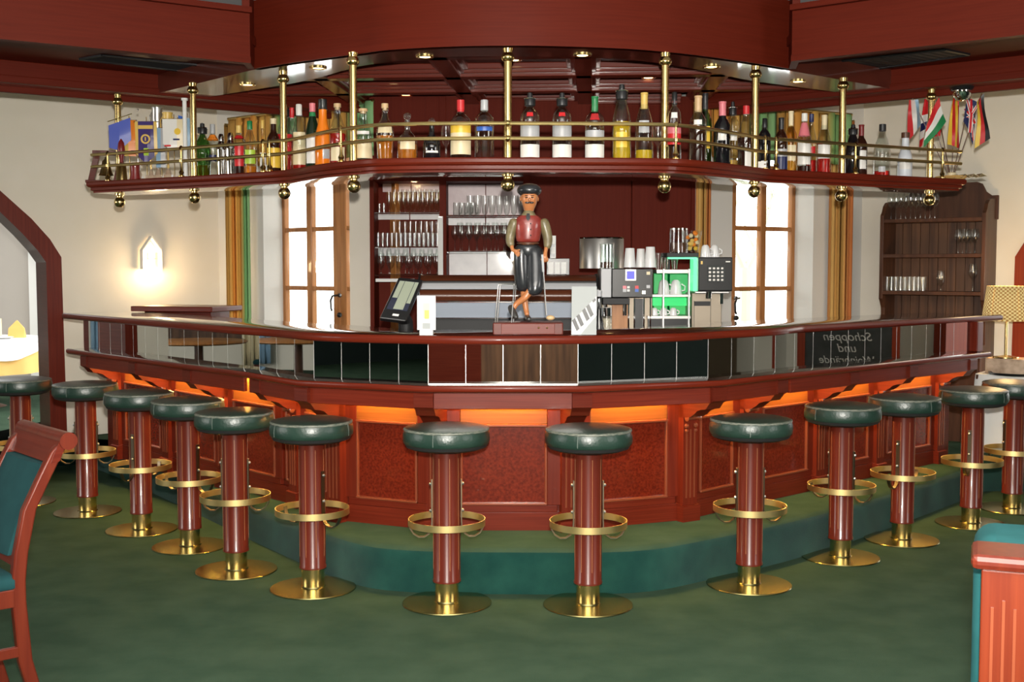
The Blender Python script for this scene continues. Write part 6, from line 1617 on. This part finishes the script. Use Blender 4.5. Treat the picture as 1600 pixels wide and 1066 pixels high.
p = aty(2, 527, pa.y + .1); t = thing('candle', 'pale yellow candle on the table beyond the arch', 'candle', (p.x - .03, p.y, .746)); mb = MB(); mb.lathe([(.035, 0), (.035, .20), (.001, .20)], 'c_cream', n=16); mb.build('wax', t, local=True)
p = aty(9, 528, pa.y - .1); t = thing('plate', 'white plate on the table beyond the arch', 'plate', (p.x, p.y - .1, .746)); mb = MB(); mb.lathe([(.001, .004), (.07, .004), (.12, .02), (.122, .018), (.08, 0), (.001, 0)], 'porcelain', n=28); mb.build('plate', t, local=True)
mb = MB(); mb.box((-7.85, 14.6, 1.6), (7.3, .2, 3.4), 'annex_paint'); struct(mb.build('wall_annex_1', smooth=0))
a = aty(29, 420, 14.5).x
mb = MB(); mb.box((a + .14 + .25, 14.55, 1.6), (.5, .2, 3.4), 'white'); struct(mb.build('annex_bright_strip', smooth=0))  # white slab stands in for the brightness of a window strip

mb = MB(); mb.box((-3.9, 12.4, 3.25), (2.2, 5.4, .1), 'annex_paint'); struct(mb.build('ceiling_annex', smooth=0))
# ================================================================== chalkboard and table that the mirrors pick up
cb_ = thing('chalkboard', 'chalkboard with handwriting on a wooden stand, seen in the mirror band', 'chalkboard', (4.55, 7.25, 0), -1.39)
mb = MB(); mb.box((0, 0, 1.0), (.66, .02, .98), 'board_black'); mb.build('board', cb_, local=True, smooth=0)
for x in (-.36, .36):
    mb = MB(); mb.box((x, 0, .78), (.06, .03, 1.56), 'mahogany_orange'); mb.build('stand_leg', cb_, local=True, smooth=0)
for i, (txt, z, s) in enumerate((('Schoppen', .925, .095), ('und', .835, .095), ('Weinbrände', .745, .085))):
    cu = bpy.data.curves.new('handwriting', 'FONT'); cu.body = txt; cu.size = s; cu.align_x = 'CENTER'; cu.extrude = .001; cu.shear = .3; cu.materials.append(M['chalk'])
    o = bpy.data.objects.new('handwriting', cu); COL.objects.link(o); bpy.context.view_layer.update()
    me = bpy.data.meshes.new_from_object(o.evaluated_get(bpy.context.evaluated_depsgraph_get())); bpy.data.objects.remove(o)
    o = bpy.data.objects.new('handwriting', me); COL.objects.link(o); o.parent = cb_; o.location = (0, -.0125, z); o.rotation_euler = (PI/2, 0, 0)

# hall furniture that shows only in the mirrors
t = thing('hall_table', 'brown wooden table in the hall, seen in the mirror band near the doorway', 'table', (-7.0, 8.75, 0))
mb = MB(); mb.lathe([(.001, .72), (.48, .72), (.50, .735), (.48, .75), (.001, .75)], 'oak', n=36); mb.build('table_top', t, local=True); mb = MB(); mb.lathe([(.26, 0), (.24, .03), (.05, .08), (.045, .72)], 'rustic_dark', n=18); mb.build('pedestal', t, local=True)
for (x, y, r, l) in ((-6.4, 9.9, 2.0, 'green velvet chair by the wall, seen in the mirror band near the doorway'), (-7.6, 8.0, 4.4, 'green velvet chair across the table, seen in the mirror band near the doorway')): dup(ch, (x, y, 0), r, l)
curtain('curtain', 'pale yellow curtain seen only in the mirror band', (-11.3, 9.1), (-11.3, 9.7), .1, 2.6, 'c_cream', 5, .03)
curtain('curtain', 'pale blue curtain seen only in the mirror band', (-11.3, 11.2), (-11.3, 11.9), .1, 2.6, 'c_lightblue', 5, .03)
mb = MB(); mb.box((-11.42, 10.4, 1.5), (.06, 1.5, 2.0), 'rustic'); struct(mb.build('trim_5', smooth=0))

# ================================================================== light
def area(name, loc, rot, sx, sy, power, col):
    l = bpy.data.lights.new(name, 'AREA'); l.shape = 'RECTANGLE'; l.size = sx; l.size_y = sy; l.energy = power; l.color = col
    o = bpy.data.objects.new(name, l); COL.objects.link(o); o.location = loc; o.rotation_euler = rot; return o
def point(name, loc, power, col, r=.03):
    l = bpy.data.lights.new(name, 'POINT'); l.energy = power; l.color = col; l.shadow_soft_size = r
    o = bpy.data.objects.new(name, l); COL.objects.link(o); o.location = loc; return o
K_FLASH, K_HALL, K_WIN, K_SKY = 330, 120, 60, 5.0
l = bpy.data.lights.new('camera_flash', 'SPOT'); l.energy = K_FLASH * 4; l.color = (1, .95, .87); l.spot_size = math.radians(75); l.spot_blend = .6; l.shadow_soft_size = .035
o = bpy.data.objects.new('camera_flash', l); COL.objects.link(o); o.location = (.02, -.02, HC + .17); o.rotation_euler = (PI/2 - .03, 0, 0)
# added fill lights at the hall's side walls, out of view
area('hall_side_fill', (-11.2, 2.6, 2.1), (0, -PI/2, 0), 1.4, 4.0, K_HALL * 1.6, (1, .97, .92)); area('hall_side_fill', (7.0, .6, 2.1), (0, PI/2, 0), 1.4, 3.0, K_HALL, (1, .97, .92))
area('hall_overhead_fill', (0, -.8, 2.93), (0, 0, 0), 5.0, 3.0, 480, (1, .94, .84))  # added soft overhead fill, not a fitted lamp
area('hall_bounce_fill', (0, 1.9, 2.35), (PI, 0, 0), 3.4, 2.0, 200, (1, .96, .9))  # added upward fill, bounced off the ceiling
point('cabinet_light', (gx(645), YG + .14, zat(281, YG)), 1.6, (1, .75, .4), .03)
# added overhead area light for the bright room beyond the arch
area('annex_daylight', (-6.4, 11.6, 2.9), (0, 0, 0), 2.6, 2.6, 110, (1, .98, .95))
point('wall_lamp_light', (q.x + nrm.x * .16, q.y + nrm.y * .16, zB + .02), 6.5, (1, .70, .38), .05)
point('table_lamp_light', (lp_.x, TC.y + .03, zb_ + z1 + .05), 7, (1, .66, .30), .06); point('table_lamp_light', (lp_.x, TC.y + .03, zb_ + z0 - .03), 4, (1, .66, .30), .05)
w = bpy.data.worlds.new('sky'); S.world = w; w.use_nodes = True; bg = w.node_tree.nodes['Background']
bg.inputs['Color'].default_value = (1, .99, .97, 1); bg.inputs['Strength'].default_value = K_SKY
S.cycles.transparent_max_bounces = 24
